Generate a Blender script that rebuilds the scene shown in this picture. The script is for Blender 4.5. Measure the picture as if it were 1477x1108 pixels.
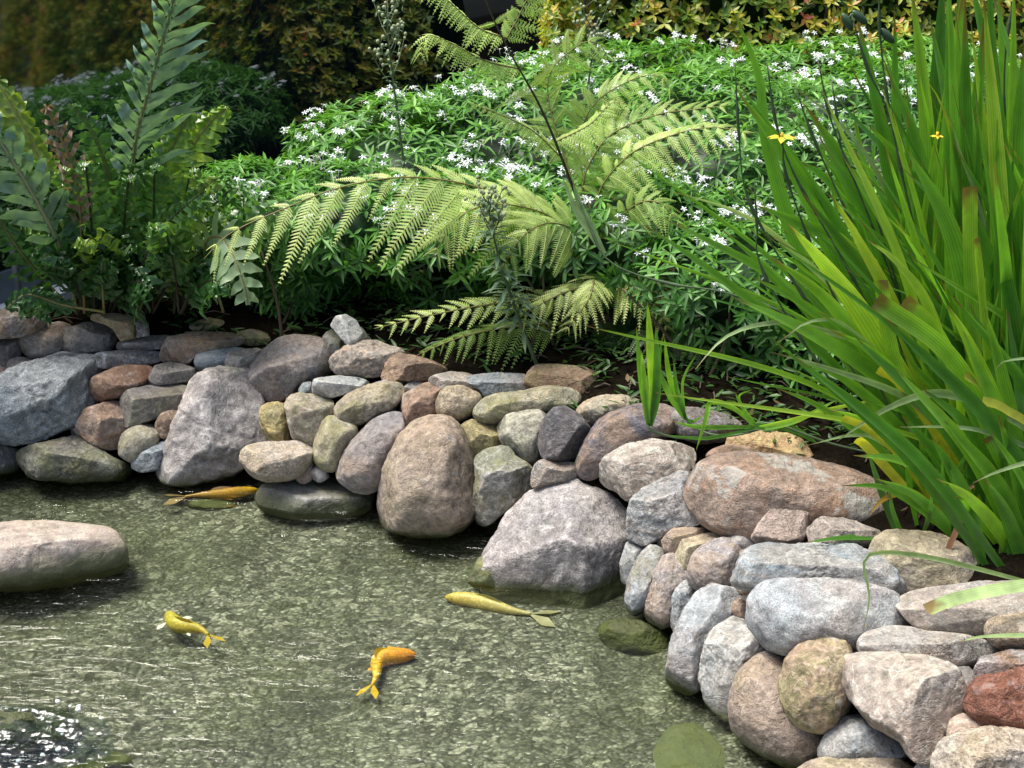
import bpy, math, random
import numpy as np
from math import radians as R
random.seed(7); rng = np.random.default_rng(7)
for o in list(bpy.data.objects): bpy.data.objects.remove(o)
S = bpy.context.scene
# ------------------------------------------------------------------ camera, sky, sun, exposure
FPX, CX, CY, HC, PITCH = 1900.0, 738.5, 554.0, 1.7, R(22.9)
cd = bpy.data.cameras.new('camera'); cam = bpy.data.objects.new('camera', cd)
S.collection.objects.link(cam); S.camera = cam
cam.location = (0, 0, HC); cam.rotation_euler = (math.pi/2 - PITCH, 0, 0)
cd.sensor_width = 36.0; cd.lens = FPX/1477*36.0; cd.clip_start = .05; cd.clip_end = 500
SUN_EL, SUN_AZ = R(69), R(-84)          # azimuth measured from +Y towards +X
w = bpy.data.worlds.new('World'); S.world = w; w.use_nodes = True
wn = w.node_tree.nodes; bgn = wn['Background']
sky = wn.new('ShaderNodeTexSky'); sky.sky_type = 'NISHITA'; sky.sun_disc = False
sky.sun_elevation = SUN_EL; sky.sun_rotation = SUN_AZ; sky.dust_density = 4.0; sky.air_density = 1.0
w.node_tree.links.new(sky.outputs[0], bgn.inputs[0]); bgn.inputs[1].default_value = .125
ld = bpy.data.lights.new('sun', 'SUN'); sun = bpy.data.objects.new('sun', ld); S.collection.objects.link(sun)
ld.energy = 3.9; ld.angle = R(28); ld.color = (1.0, .96, .88)
sun.rotation_euler = (math.pi/2 - SUN_EL, 0, -SUN_AZ + math.pi)
S.view_settings.view_transform = 'Standard'; S.view_settings.look = 'None'
S.view_settings.exposure = 0.80; S.view_settings.gamma = 1
S.render.resolution_x, S.render.resolution_y = 1024, 768
S.render.engine = 'CYCLES'
try:
    S.cycles.max_bounces = 8; S.cycles.transparent_max_bounces = 12; S.cycles.diffuse_bounces = 3
except Exception: pass

# ------------------------------------------------------------------ helpers
CP, SP = math.cos(PITCH), math.sin(PITCH)
CAM = np.array([0, 0, HC])
def ray(px, py):
    u = (px-CX)/FPX; v = (CY-py)/FPX
    return np.array([u, CP+v*SP, -SP+v*CP])
def P(px, py, Y):                       # the point seen at a pixel at distance Y in front
    d = ray(px, py); return CAM + d*(Y/d[1])
def Wp(px, py, z=0.0):                  # the point seen at a pixel on the level z
    d = ray(px, py); return CAM + d*((z-HC)/d[2])
def tag(o, label, cat=None, group=None, kind=None):
    if label: o['label'] = label
    if cat: o['category'] = cat
    if group: o['group'] = group
    if kind: o['kind'] = kind
    return o
def link(o, parent=None):
    S.collection.objects.link(o)
    if parent: o.parent = parent
    return o
def empty(name, loc, label, cat, group=None):
    o = bpy.data.objects.new(name, None); o.location = loc; o.empty_display_size = .1
    link(o); return tag(o, label, cat, group)
class Geo:
    def __init__(s): s.v = []; s.q = []; s.t = []; s.c = []; s.a = []; s.n = 0
    def add(s, v, q=None, t=None, tint=0.5, ac=None):
        v = np.asarray(v, float).reshape(-1, 3)
        if q is not None and len(q): s.q.append(np.asarray(q, int).reshape(-1, 4)+s.n)
        if t is not None and len(t): s.t.append(np.asarray(t, int).reshape(-1, 3)+s.n)
        s.a.append(np.zeros((len(v), 3)) if ac is None else np.asarray(ac, float)); s.v.append(v); s.c.append(np.broadcast_to(np.asarray(tint, float), (len(v),)).copy()); s.n += len(v)
    def build(s, name, mat, parent=None, origin=None, smooth=True):
        V = np.concatenate(s.v); C = np.concatenate(s.c)
        off = np.zeros(3)
        if parent is not None: off = np.array(parent['_o']) if '_o' in parent else np.array(parent.location)
        elif origin is not None: off = np.array(origin)
        V = V-off
        Q = np.concatenate(s.q) if s.q else np.zeros((0, 4), int)
        T = np.concatenate(s.t) if s.t else np.zeros((0, 3), int)
        m = bpy.data.meshes.new(name)
        m.vertices.add(len(V)); m.vertices.foreach_set('co', V.astype(np.float32).ravel())
        nl = Q.size+T.size; m.loops.add(nl)
        m.loops.foreach_set('vertex_index', np.concatenate([Q.ravel(), T.ravel()]).astype(np.int32))
        m.polygons.add(len(Q)+len(T))
        st = np.concatenate([np.arange(len(Q))*4, Q.size+np.arange(len(T))*3]).astype(np.int32)
        m.polygons.foreach_set('loop_start', st)
        m.polygons.foreach_set('use_smooth', np.full(len(Q)+len(T), smooth))
        m.update(calc_edges=True); m.validate()
        a = m.attributes.new('tint', 'FLOAT', 'POINT'); a.data.foreach_set('value', C.astype(np.float32))
        if any(np.any(x_) for x_ in s.a):
            b_ = m.attributes.new('across', 'FLOAT_VECTOR', 'POINT'); b_.data.foreach_set('vector', np.concatenate(s.a).astype(np.float32).ravel())
        m.materials.append(mat)
        o = bpy.data.objects.new(name, m)
        link(o, parent)
        if parent is None and origin is not None: o.location = origin
        return o
def nrm(a): a = np.asarray(a, float); return a/np.maximum(np.linalg.norm(a, axis=-1, keepdims=True), 1e-9)
def spline(pts, n):                     # Catmull-Rom through control points
    p = np.asarray(pts, float); k = len(p)
    if k == 2: return p[0]+(p[1]-p[0])*np.linspace(0, 1, n)[:, None]
    e = np.vstack([2*p[0]-p[1], p, 2*p[-1]-p[-2]])
    L = np.concatenate([[0], np.cumsum(np.linalg.norm(np.diff(p, axis=0), axis=1))]); s = np.linspace(0, L[-1], n)
    i = np.clip(np.searchsorted(L, s, side='right')-1, 0, k-2); u = ((s-L[i])/np.maximum(L[i+1]-L[i], 1e-9))[:, None]
    a, b, c, d = e[i], e[i+1], e[i+2], e[i+3]
    return .5*(2*b+(c-a)*u+(2*a-5*b+4*c-d)*u**2+(3*b-a-3*c+d)*u**3)
def frames(c, hint):
    T = nrm(np.gradient(c, axis=0)); h = np.broadcast_to(np.asarray(hint, float), c.shape)
    B = nrm(np.cross(T, h)); N = nrm(np.cross(B, T)); return T, N, B
def ribbon(g, c, wd, hint, fold=.15, tint=.5, twist=0.0):   # a folded leaf blade along a centre line
    n = len(c); T, N, B = frames(c, hint)
    if twist: 
        a = np.linspace(0, twist, n)[:, None]; B, N = B*np.cos(a)+N*np.sin(a), N*np.cos(a)-B*np.sin(a)
    wd = np.asarray(wd)[:, None]
    V = np.stack([c-B*wd/2, c-N*wd*fold, c+B*wd/2], 1).reshape(-1, 3)
    i = np.arange(n-1)[:, None]*3
    q = np.concatenate([i+[0, 1, 4, 3], i+[1, 2, 5, 4]])
    g.add(V, q, tint=np.clip((np.broadcast_to(tint, (n,))[:, None]+np.array([.05, -.09, .05])).ravel(), 0, 1), ac=np.stack([np.tile([-1., 0, 1.], n), np.repeat(np.linspace(0, 1, n), 3), np.full(3*n, random.random())], 1))
def tube(g, c, r, sides=6, tint=.5):
    c = np.asarray(c, float); n = len(c); r = np.broadcast_to(np.asarray(r, float), (n,))
    T = nrm(np.gradient(c, axis=0)); h = np.array([.3, .5, .81]) if abs(T[0] @ np.array([.3, .5, .81])) < .9 else np.array([1., 0, 0])
    B = nrm(np.cross(T, h)); N = np.cross(B, T)
    a = np.arange(sides)*2*math.pi/sides
    V = c[:, None]+(B[:, None]*np.cos(a)[None, :, None]+N[:, None]*np.sin(a)[None, :, None])*r[:, None, None]
    i = np.arange(n-1)[:, None, None]*sides; k = np.arange(sides)[None, :, None]; k2 = (k+1) % sides
    q = np.concatenate([i+k, i+k2, i+sides+k2, i+sides+k], -1).reshape(-1, 4)
    V = np.concatenate([V.reshape(-1, 3), c[-1:], c[:1]])
    t = [[(n-1)*sides+j, (n-1)*sides+(j+1) % sides, n*sides] for j in range(sides)]+[[(j+1) % sides, j, n*sides+1] for j in range(sides)]
    g.add(V, q, t, tint)
def leaves(g, b, d, nn, L, wd, curl=.25, fold=.12, tint=.5, wide=.4):   # K folded pointed leaves
    b = np.asarray(b, float); K = len(b); d = nrm(d); nn = np.broadcast_to(np.asarray(nn, float), b.shape)
    s = nrm(np.cross(d, nn)); nn = nrm(np.cross(s, d))
    L = np.broadcast_to(np.asarray(L, float), (K,))[:, None]; wd = np.broadcast_to(np.asarray(wd, float), (K,))[:, None]
    curl = np.broadcast_to(np.asarray(curl, float), (K,))[:, None]
    def pt(f, x, lift=0): return b+d*L*f+s*wd*x-nn*(L*curl*f*f+wd*lift)
    V = np.stack([pt(0, 0), pt(wide, -.5), pt(wide, 0, fold*1.6), pt(wide, .5), pt(.76, -.33), pt(.76, 0, fold), pt(.76, .33), pt(1, 0)], 1)
    o = np.arange(K)[:, None]*8
    q = np.concatenate([o+[1, 2, 5, 4], o+[2, 3, 6, 5]])
    t = np.concatenate([o+[0, 2, 1], o+[0, 3, 2], o+[4, 5, 7], o+[5, 6, 7]])
    g.add(V.reshape(-1, 3), q, t, np.repeat(np.broadcast_to(np.asarray(tint, float), (K,)), 8))
# vectorised gradient noise
_perm = rng.permutation(512); _grad = nrm(rng.normal(size=(512, 3)))
def gnoise(p):
    p = np.asarray(p, float); i = np.floor(p).astype(int); f = p-i; u = f*f*f*(f*(f*6-15)+10)
    out = 0
    for dx in (0, 1):
        for dy in (0, 1):
            for dz in (0, 1):
                h = _perm[(_perm[(_perm[(i[:, 0]+dx) & 511]+i[:, 1]+dy) & 511]+i[:, 2]+dz) & 511]
                g = _grad[h]; dot = g[:, 0]*(f[:, 0]-dx)+g[:, 1]*(f[:, 1]-dy)+g[:, 2]*(f[:, 2]-dz)
                out = out+dot*(u[:, 0] if dx else 1-u[:, 0])*(u[:, 1] if dy else 1-u[:, 1])*(u[:, 2] if dz else 1-u[:, 2])
    return out
def fbm(p, o=4, gain=.5):
    r = 0; a = 1
    for k in range(o): r = r+a*gnoise(p*2**k+17.3*k); a *= gain
    return r

# ------------------------------------------------------------------ material helpers
class NT:
    def __init__(s, name):
        s.m = bpy.data.materials.new(name); s.m.use_nodes = True; s.t = s.m.node_tree; s.t.nodes.clear()
        s.out = s.t.nodes.new('ShaderNodeOutputMaterial')
    def n(s, ty, **kw):
        x = s.t.nodes.new('ShaderNode'+ty)
        for k, v in kw.items():
            if k.startswith('i_'):
                key = k[2:]; key = int(key) if key.isdigit() else key.replace('_', ' ')
                s.set(x.inputs[key], v)
            else: setattr(x, k, v)
        return x
    def set(s, inp, v):
        if isinstance(v, bpy.types.NodeSocket): s.t.links.new(v, inp)
        elif isinstance(v, (tuple, list)) and len(v) == 3 and inp.type == 'RGBA': inp.default_value = (*v, 1)
        else: inp.default_value = v
    def noise(s, vec, scale, detail=4, rough=.55, dist=0.0):
        return s.n('TexNoise', i_Vector=vec, i_Scale=scale, i_Detail=detail, i_Roughness=rough, i_Distortion=dist).outputs['Fac']
    def ramp(s, fac, *stops):
        r = s.n('ValToRGB', i_Fac=fac); e = r.color_ramp.elements
        while len(e) < len(stops): e.new(.5)
        for k, (p, c) in enumerate(stops):
            e[k].position = p; e[k].color = (*c, 1) if isinstance(c, tuple) else (c, c, c, 1)
        return r.outputs['Color']
    def mix(s, f, a, b, mode='MIX'):
        x = s.n('Mix', data_type='RGBA', blend_type=mode)
        s.set(x.inputs[0], f); s.set(x.inputs[6], a); s.set(x.inputs[7], b); return x.outputs[2]
    def math(s, op, a, b=0.0, clamp=False):
        x = s.n('Math', operation=op, use_clamp=clamp); s.set(x.inputs[0], a); s.set(x.inputs[1], b); return x.outputs[0]
    def end(s, sh): s.t.links.new(sh, s.out.inputs['Surface']); return s.m
_stone = {}
def stone(a, b, moss=.12, kind='mottled', alg=None):
    key = (a, b, moss, kind, alg)
    al = moss if alg is None else alg
    if key in _stone: return _stone[key]
    N = NT('stone_'+kind); q = random.Random(len(_stone)*7+3); u = q.uniform
    co = N.n('TexCoord').outputs['Object']; rnd = N.n('ObjectInfo').outputs['Random']
    sh = N.n('CombineXYZ', i_X=N.math('MULTIPLY', rnd, 37.0), i_Y=N.math('MULTIPLY', rnd, 91.0), i_Z=N.math('MULTIPLY', rnd, 53.0)).outputs[0]
    v = N.n('VectorMath', operation='ADD', i_0=co, i_1=sh).outputs[0]
    n1 = N.noise(v, u(4, 9), 6, .65, u(.3, 1.5)); n2 = N.noise(v, u(24, 52), 6, .7); n3 = N.noise(v, u(170, 300), 2, .6); n4 = N.noise(v, 5, 3, .5)
    if kind == 'banded':
        mp = N.n('Mapping', i_Vector=v, i_Scale=(3, 6, 26), i_Rotation=(.5, .3, .2)).outputs[0]
        n1 = N.noise(mp, 1.6, 4, .6, .8)
    c = N.mix(N.ramp(n1, (.42, 0.0), (.56, 1.0)), a, b)
    # slow drift to warm and cool, grime, grains
    c = N.mix(N.ramp(n4, (.35, 0.0), (.75, .45)), c, (a[0]*1.15+.03, a[1]*.98+.012, a[2]*.78))
    c = N.mix(1.0, c, N.ramp(n2, (.24, u(.25, .55)), (.50, 1.0), (.76, u(1.25, 1.75))), 'MULTIPLY')
    c = N.mix(1.0, c, N.ramp(n3, (.25, u(.45, .85)), (.5, 1.0), (.75, u(1.1, 1.7))), 'MULTIPLY')
    nv = N.noise(v, 13, 3, .6, 1.2)
    vein = N.ramp(N.math('ABSOLUTE', N.math('SUBTRACT', nv, .5)), (0.0, u(.1, .8)), (.012, u(.0, .35)), (.03, 0.0))
    c = N.mix(vein, c, tuple(min(.55, x*1.5+.06) for x in b))
    lich = N.ramp(N.noise(v, 21, 5, .65), (u(.57, .70), 0.0), (.74, u(.2, .75))); c = N.mix(lich, c, (.42, .42, .40))
    drk = N.ramp(N.noise(v, 16, 6, .75, .4), (.60, 0.0), (.72, .6)); c = N.mix(drk, c, (a[0]*.22, a[1]*.21, a[2]*.21))
    if kind == 'lichen':
        lp = N.noise(v, 11, 6, .62, .2); c = N.mix(N.ramp(lp, (.57, 0.0), (.60, .72)), c, (.40, .40, .37))
    ms = N.ramp(N.noise(v, 14, 5, .65), (.62-moss*.55, 0.0), (.80-moss*.45, min(1.0, .35+moss)))
    c = N.mix(ms, c, (.17, .17, .055))
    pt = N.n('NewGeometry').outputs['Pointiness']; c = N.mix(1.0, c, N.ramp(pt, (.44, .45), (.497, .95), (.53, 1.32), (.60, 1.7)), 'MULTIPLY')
    c = N.mix(1.0, c, (.88, .88, .88), 'MULTIPLY')
    # algae and wet band where the stone meets the water
    pos = N.n('NewGeometry').outputs['Position']; z = N.n('SeparateXYZ', i_0=pos).outputs['Z']
    zz = N.math('SUBTRACT', z, N.math('MULTIPLY', N.math('SUBTRACT', n2, .45), .07))
    algf = N.ramp(N.math('ADD', N.math('MULTIPLY', zz, 8.0), .2), (.22+.25*al, 1.0), (min(.99, .24+.55*(al+.12)), 0.0))
    c = N.mix(N.math('MULTIPLY', algf, .82), c, (.085, .105, .034))
    wet = N.ramp(N.math('ADD', N.math('MULTIPLY', zz, 10.0), .1), (.0, .15), (.09, .8), (.24, 1.0), (.56, 0.0)); c = N.mix(N.math('MULTIPLY', wet, .55), c, (.02, .022, .014))
    vor = N.n('TexVoronoi', i_Vector=v, i_Scale=55.0, feature='F1').outputs['Distance']
    hgt = N.math('ADD', N.math('MULTIPLY', n2, 1.0), N.math('MULTIPLY', n3, .18))
    hgt = N.math('ADD', hgt, N.math('MULTIPLY', vor, .25))
    hgt = N.math('SUBTRACT', hgt, N.math('MULTIPLY', N.ramp(N.math('ABSOLUTE', N.math('SUBTRACT', N.noise(v, 8, 5, .6, .7), .5)), (0.0, 1.0), (.015, 0.0)), .16))
    bp = N.n('Bump', i_Strength=u(.45, 1.0), i_Distance=u(.008, .017), i_Height=hgt).outputs[0]
    ro = N.math('SUBTRACT', .88, N.math('MULTIPLY', wet, .55))
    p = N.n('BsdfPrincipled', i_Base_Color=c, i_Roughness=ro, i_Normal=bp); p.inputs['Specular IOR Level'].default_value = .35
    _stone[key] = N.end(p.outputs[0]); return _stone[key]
def leafmat(name, *stops, trans=.35, gloss=.45, spec=.5, tcol=1.15, var=.26, veins=0.0):
    N = NT(name); at = N.n('Attribute', attribute_name='tint').outputs['Fac']
    co = N.n('TexCoord').outputs['Object']
    nz = N.noise(co, 30, 3, .6)
    c = N.mix(1.0, N.ramp(at, *stops), N.ramp(nz, (.25, 1-var), (.75, 1+var)), 'MULTIPLY')
    if veins:
        sx = N.n('SeparateXYZ', i_0=N.n('Attribute', attribute_name='across').outputs['Vector'])
        st = N.math('SINE', N.math('MULTIPLY', sx.outputs[0], 21.0)); c = N.mix(1.0, c, N.ramp(N.math('MULTIPLY_ADD', st, .5), (0, 1-veins), (1, 1+veins)), 'MULTIPLY')
        sv = N.n('CombineXYZ', i_X=N.math('MULTIPLY', sx.outputs[0], 1.5), i_Y=N.math('MULTIPLY', sx.outputs[1], 26.0), i_Z=N.math('MULTIPLY', sx.outputs[2], 60.0)).outputs[0]
        sn = N.noise(sv, 1.0, 5, .7); c = N.mix(N.ramp(sn, (.66, 0.0), (.74, .7)), c, (.16, .12, .03))
        tp = N.math('ADD', sx.outputs[1], N.math('MULTIPLY', N.math('SUBTRACT', N.noise(sv, .35, 2, .5), .5), .22)); c = N.mix(N.ramp(tp, (.93, 0.0), (.985, .9)), c, (.17, .10, .035))
        c = N.mix(1.0, c, N.ramp(N.noise(sv, .25, 3, .5), (.3, .78), (.7, 1.22)), 'MULTIPLY')
    p = N.n('BsdfPrincipled', i_Base_Color=c, i_Roughness=gloss); p.inputs['Specular IOR Level'].default_value = spec
    tc = N.mix(1.0, c, (tcol*1.25, tcol*1.3, tcol*.55), 'MULTIPLY')
    tr = N.n('BsdfTranslucent', i_Color=tc)
    mx = N.n('MixShader', i_0=trans, i_1=p.outputs[0], i_2=tr.outputs[0])
    return N.end(mx.outputs[0])
def plain(name, col, rough=.6, var=.3, scale=40, spec=.4):
    N = NT(name); co = N.n('TexCoord').outputs['Object']; nz = N.noise(co, scale, 5, .65)
    c = N.mix(1.0, col, N.ramp(nz, (.25, 1-var), (.75, 1+var)), 'MULTIPLY')
    bp = N.n('Bump', i_Strength=.4, i_Distance=.004, i_Height=nz).outputs[0]
    p = N.n('BsdfPrincipled', i_Base_Color=c, i_Roughness=rough, i_Normal=bp); p.inputs['Specular IOR Level'].default_value = spec
    return N.end(p.outputs[0])

# ------------------------------------------------------------------ pond outline and bank
EDGE_PX = [(-500, 672), (-150, 684), (0, 688), (130, 690), (240, 697), (345, 692), (372, 728), (440, 743), (545, 745), (600, 762), (680, 762),
           (700, 838), (790, 866), (893, 862), (908, 880), (937, 893), (966, 915), (962, 972), (1008, 992), (1052, 1034), (1100, 1080), (1160, 1112), (1260, 1190), (1420, 1330)]
EDGE = np.array([Wp(a, b)[:2] for a, b in EDGE_PX])
POND = np.vstack([EDGE, [[.9, 1.15], [0, 1.05], [-2.6, 1.1]], [[-2.9, 2.2]]])
def sdist(xy):                          # >0 on the bank, <0 in the pond
    xy = np.asarray(xy, float).reshape(-1, 2); a = POND; b = np.roll(POND, -1, 0)
    best = np.full(len(xy), 1e9); ins = np.zeros(len(xy), bool)
    for p, q in zip(a, b):
        e = q-p; h = np.clip(((xy-p) @ e)/(e @ e), 0, 1); best = np.minimum(best, np.linalg.norm(xy-p-h[:, None]*e, axis=1))
        cnd = (p[1] > xy[:, 1]) != (q[1] > xy[:, 1])
        with np.errstate(divide='ignore', invalid='ignore'): xi = (q[0]-p[0])*(xy[:, 1]-p[1])/(q[1]-p[1])+p[0]
        ins ^= cnd & (xy[:, 0] < xi)
    return np.where(ins, -best, best)
def bank(xy):
    d = sdist(xy); return np.where(d > 0, .37*(1-np.exp(-d/.19)), np.maximum(d*2.0, -.3))
def hit(px, py):
    d = ray(px, py); t = np.arange(1.6, 8, .004); p = CAM+d*t[:, None]
    k = np.argmax(p[:, 2] < np.maximum(bank(p[:, :2]), 0)); return p[k]
def ground_z(x, y): 
    return float(soil(np.array([[x, y]]))[0])
def soil(xy):
    d = sdist(xy); base = np.where(d > 0, .36*(1-np.exp(-np.maximum(d-.10, 0)/.14))-.10*np.exp(-((d-.1)/.2)**2), np.maximum(d*9-.06, -.38))
    return base+np.where(d > .4, .02*fbm(np.c_[xy*3, np.zeros(len(xy))], 3), 0)

# ground sheet
xs = np.concatenate([[-60, -20, -8], np.linspace(-3.6, 4.2, 240), [9, 22, 60]]); ys = np.concatenate([[-60, -20, -4], np.linspace(-1, 8, 260), [14, 30, 80]])
X, Y = np.meshgrid(xs, ys); xy = np.c_[X.ravel(), Y.ravel()]; Z = soil(xy)
g = Geo(); nx = len(xs); i = (np.arange(len(ys)-1)[:, None]*nx+np.arange(nx-1)[None]).ravel()[:, None]
g.add(np.c_[xy, Z], i+[0, 1, nx+1, nx])
N = NT('soil'); pos = N.n('NewGeometry').outputs['Position']
n1 = N.noise(pos, 14, 8, .7); n2 = N.noise(pos, 90, 4, .7)
c = N.ramp(n1, (.3, (.004, .0035, .0025)), (.55, (.010, .008, .0055)), (.75, (.028, .021, .015)))  # near black, the deep shade under the bushes put into the soil colour
c = N.mix(1.0, c, N.ramp(n2, (.3, .6), (.7, 1.4)), 'MULTIPLY')
bp = N.n('Bump', i_Strength=.9, i_Distance=.02, i_Height=N.math('ADD', n1, N.math('MULTIPLY', n2, .4))).outputs[0]
tag(g.build('ground', N.end(N.n('BsdfDiffuse', i_Color=c, i_Normal=bp).outputs[0])), None, kind='structure')

# pond bed of gravel
xs = np.linspace(-3.1, 1.9, 120); ys = np.linspace(1.0, 3.9, 80); X, Y = np.meshgrid(xs, ys); xy = np.c_[X.ravel(), Y.ravel()]
Z = -.042-.040*np.clip(-sdist(xy)/.5, 0, 1)+.010*fbm(np.c_[xy*2.2, np.zeros(len(xy))], 3)
g = Geo(); nx = len(xs); i = (np.arange(len(ys)-1)[:, None]*nx+np.arange(nx-1)[None]).ravel()[:, None]; g.add(np.c_[xy, Z], i+[0, 1, nx+1, nx])
N = NT('gravel'); pos = N.n('NewGeometry').outputs['Position']
wob = N.n('TexNoise', i_Vector=pos, i_Scale=16.0, i_Detail=3.0).outputs['Color']
pv = N.n('VectorMath', operation='MULTIPLY_ADD', i_0=wob, i_1=(.035, .035, 0), i_2=pos).outputs[0]
pv = N.n('Mapping', i_Vector=pv, i_Scale=(.8, 1.15, 1)).outputs[0]
vo = N.n('TexVoronoi', i_Vector=pv, i_Scale=125.0, i_Randomness=1.0); vo2 = N.n('TexVoronoi', i_Vector=pv, i_Scale=64.0)
hue = N.n('SeparateXYZ', i_0=vo.outputs['Color']); hue2 = N.n('SeparateXYZ', i_0=vo2.outputs['Color'])
c1 = N.ramp(hue.outputs[0], (.0, (.050, .053, .040)), (.3, (.095, .10, .074)), (.62, (.155, .16, .125)), (.86, (.225, .23, .19)), (.98, (.42, .42, .37)))
c2 = N.ramp(hue2.outputs[1], (.0, (.045, .048, .034)), (.5, (.12, .124, .092)), (.9, (.36, .355, .30)))
c = N.mix(N.ramp(hue2.outputs[0], (.62, 0.0), (.64, 1.0)), c1, c2)
big = N.noise(pos, 2.2, 4, .6); c = N.mix(N.ramp(big, (.40, 0.0), (.68, .65)), c, (.085, .10, .042)); c = N.mix(1.0, c, N.ramp(N.noise(pos, 5.5, 5, .65), (.3, .62), (.7, 1.4)), 'MULTIPLY')
c = N.mix(1.0, c, N.ramp(vo.outputs['Distance'], (.15, 1.05), (.75, .40)), 'MULTIPLY')
hh = N.math('SUBTRACT', 1.0, vo.outputs['Distance'])
bp = N.n('Bump', i_Strength=.8, i_Distance=.008, i_Height=hh).outputs[0]
tag(g.build('pond_bed', N.end(N.n('BsdfPrincipled', i_Base_Color=c, i_Roughness=.8, i_Normal=bp).outputs[0])), None, kind='structure')

# water
g = Geo(); xs = np.linspace(-3.05, 1.8, 60); ys = np.linspace(.9, 3.8, 40); X, Y = np.meshgrid(xs, ys); nx = 60
i = (np.arange(39)[:, None]*nx+np.arange(nx-1)[None]).ravel()[:, None]; g.add(np.c_[X.ravel(), Y.ravel(), 0*X.ravel()], i+[0, 1, nx+1, nx])
N = NT('pond_water'); pos = N.n('NewGeometry').outputs['Position']
m1 = N.n('Mapping', i_Vector=pos, i_Scale=(1, 3.0, 1), i_Rotation=(0, 0, .12)).outputs[0]
r1 = N.noise(m1, 10, 3, .5, .4); r2 = N.noise(m1, 34, 3, .55, .3)
sw = N.n('VectorMath', operation='DISTANCE', i_0=pos, i_1=tuple(Wp(40, 1075))).outputs['Value']
near = N.ramp(sw, (.0, 1.0), (.6, 0.0))
ring = N.math('MULTIPLY', N.math('SINE', N.math('MULTIPLY', N.math('ADD', sw, N.math('MULTIPLY', r1, .05)), 150.0)), near)
h = N.math('ADD', N.math('ADD', r1, N.math('MULTIPLY', r2, .22)), N.math('MULTIPLY', ring, .06))
amp = N.ramp(N.noise(pos, 1.6, 2, .5), (.38, .28), (.66, 1.0))
bp = N.n('Bump', i_Strength=1.0, i_Distance=.020, i_Height=N.math('MULTIPLY', h, amp)).outputs[0]
fr = N.n('Fresnel', i_IOR=1.33, i_Normal=bp).outputs[0]
tr = N.n('BsdfTransparent', i_Color=(.87, .915, .81)); gl = N.n('BsdfGlossy', i_Color=(1, 1, 1), i_Roughness=.075, i_Normal=bp)
tag(g.build('water', N.end(N.n('MixShader', i_0=fr, i_1=tr.outputs[0], i_2=gl.outputs[0]).outputs[0])), None, kind='structure')
# ------------------------------------------------------------------ stones
from mathutils import Vector
import bmesh
_ico = {}
def ico(n):
    if n not in _ico:
        bm = bmesh.new(); bmesh.ops.create_icosphere(bm, subdivisions=n, radius=1.0)
        _ico[n] = (np.array([v.co[:] for v in bm.verts]), np.array([[v.index for v in f.verts] for f in bm.faces])); bm.free()
    return _ico[n]
LAV = (.232, .220, .222); LAV2 = (.315, .298, .29); BLU = (.20, .235, .26); BLU2 = (.27, .295, .31); TAN = (.30, .25, .185); TAN2 = (.25, .18, .13)
BRN = (.21, .155, .12); BRN2 = (.26, .215, .18); RUST = (.15, .085, .058); RUST2 = (.25, .17, .125); OLV = (.22, .20, .11); OLV2 = (.31, .28, .19)
PAL = (.36, .325, .285); PAL2 = (.27, .24, .215); PNK = (.34, .275, .245); PNK2 = (.265, .22, .19); DRK = (.075, .075, .082); DRK2 = (.13, .12, .125)
MAH = (.13, .05, .033); MAH2 = (.17, .075, .05); ORG = (.36, .235, .15); ORG2 = (.29, .20, .15); GRN = (.17, .18, .135); GRN2 = (.26, .255, .20); YEL = (.33, .275, .13)
GRY = (.24, .235, .225); GRY2 = (.33, .325, .31); NAV = (.085, .088, .115)
WALL = 'stones of the pond wall'
rock_n = 0
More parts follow.
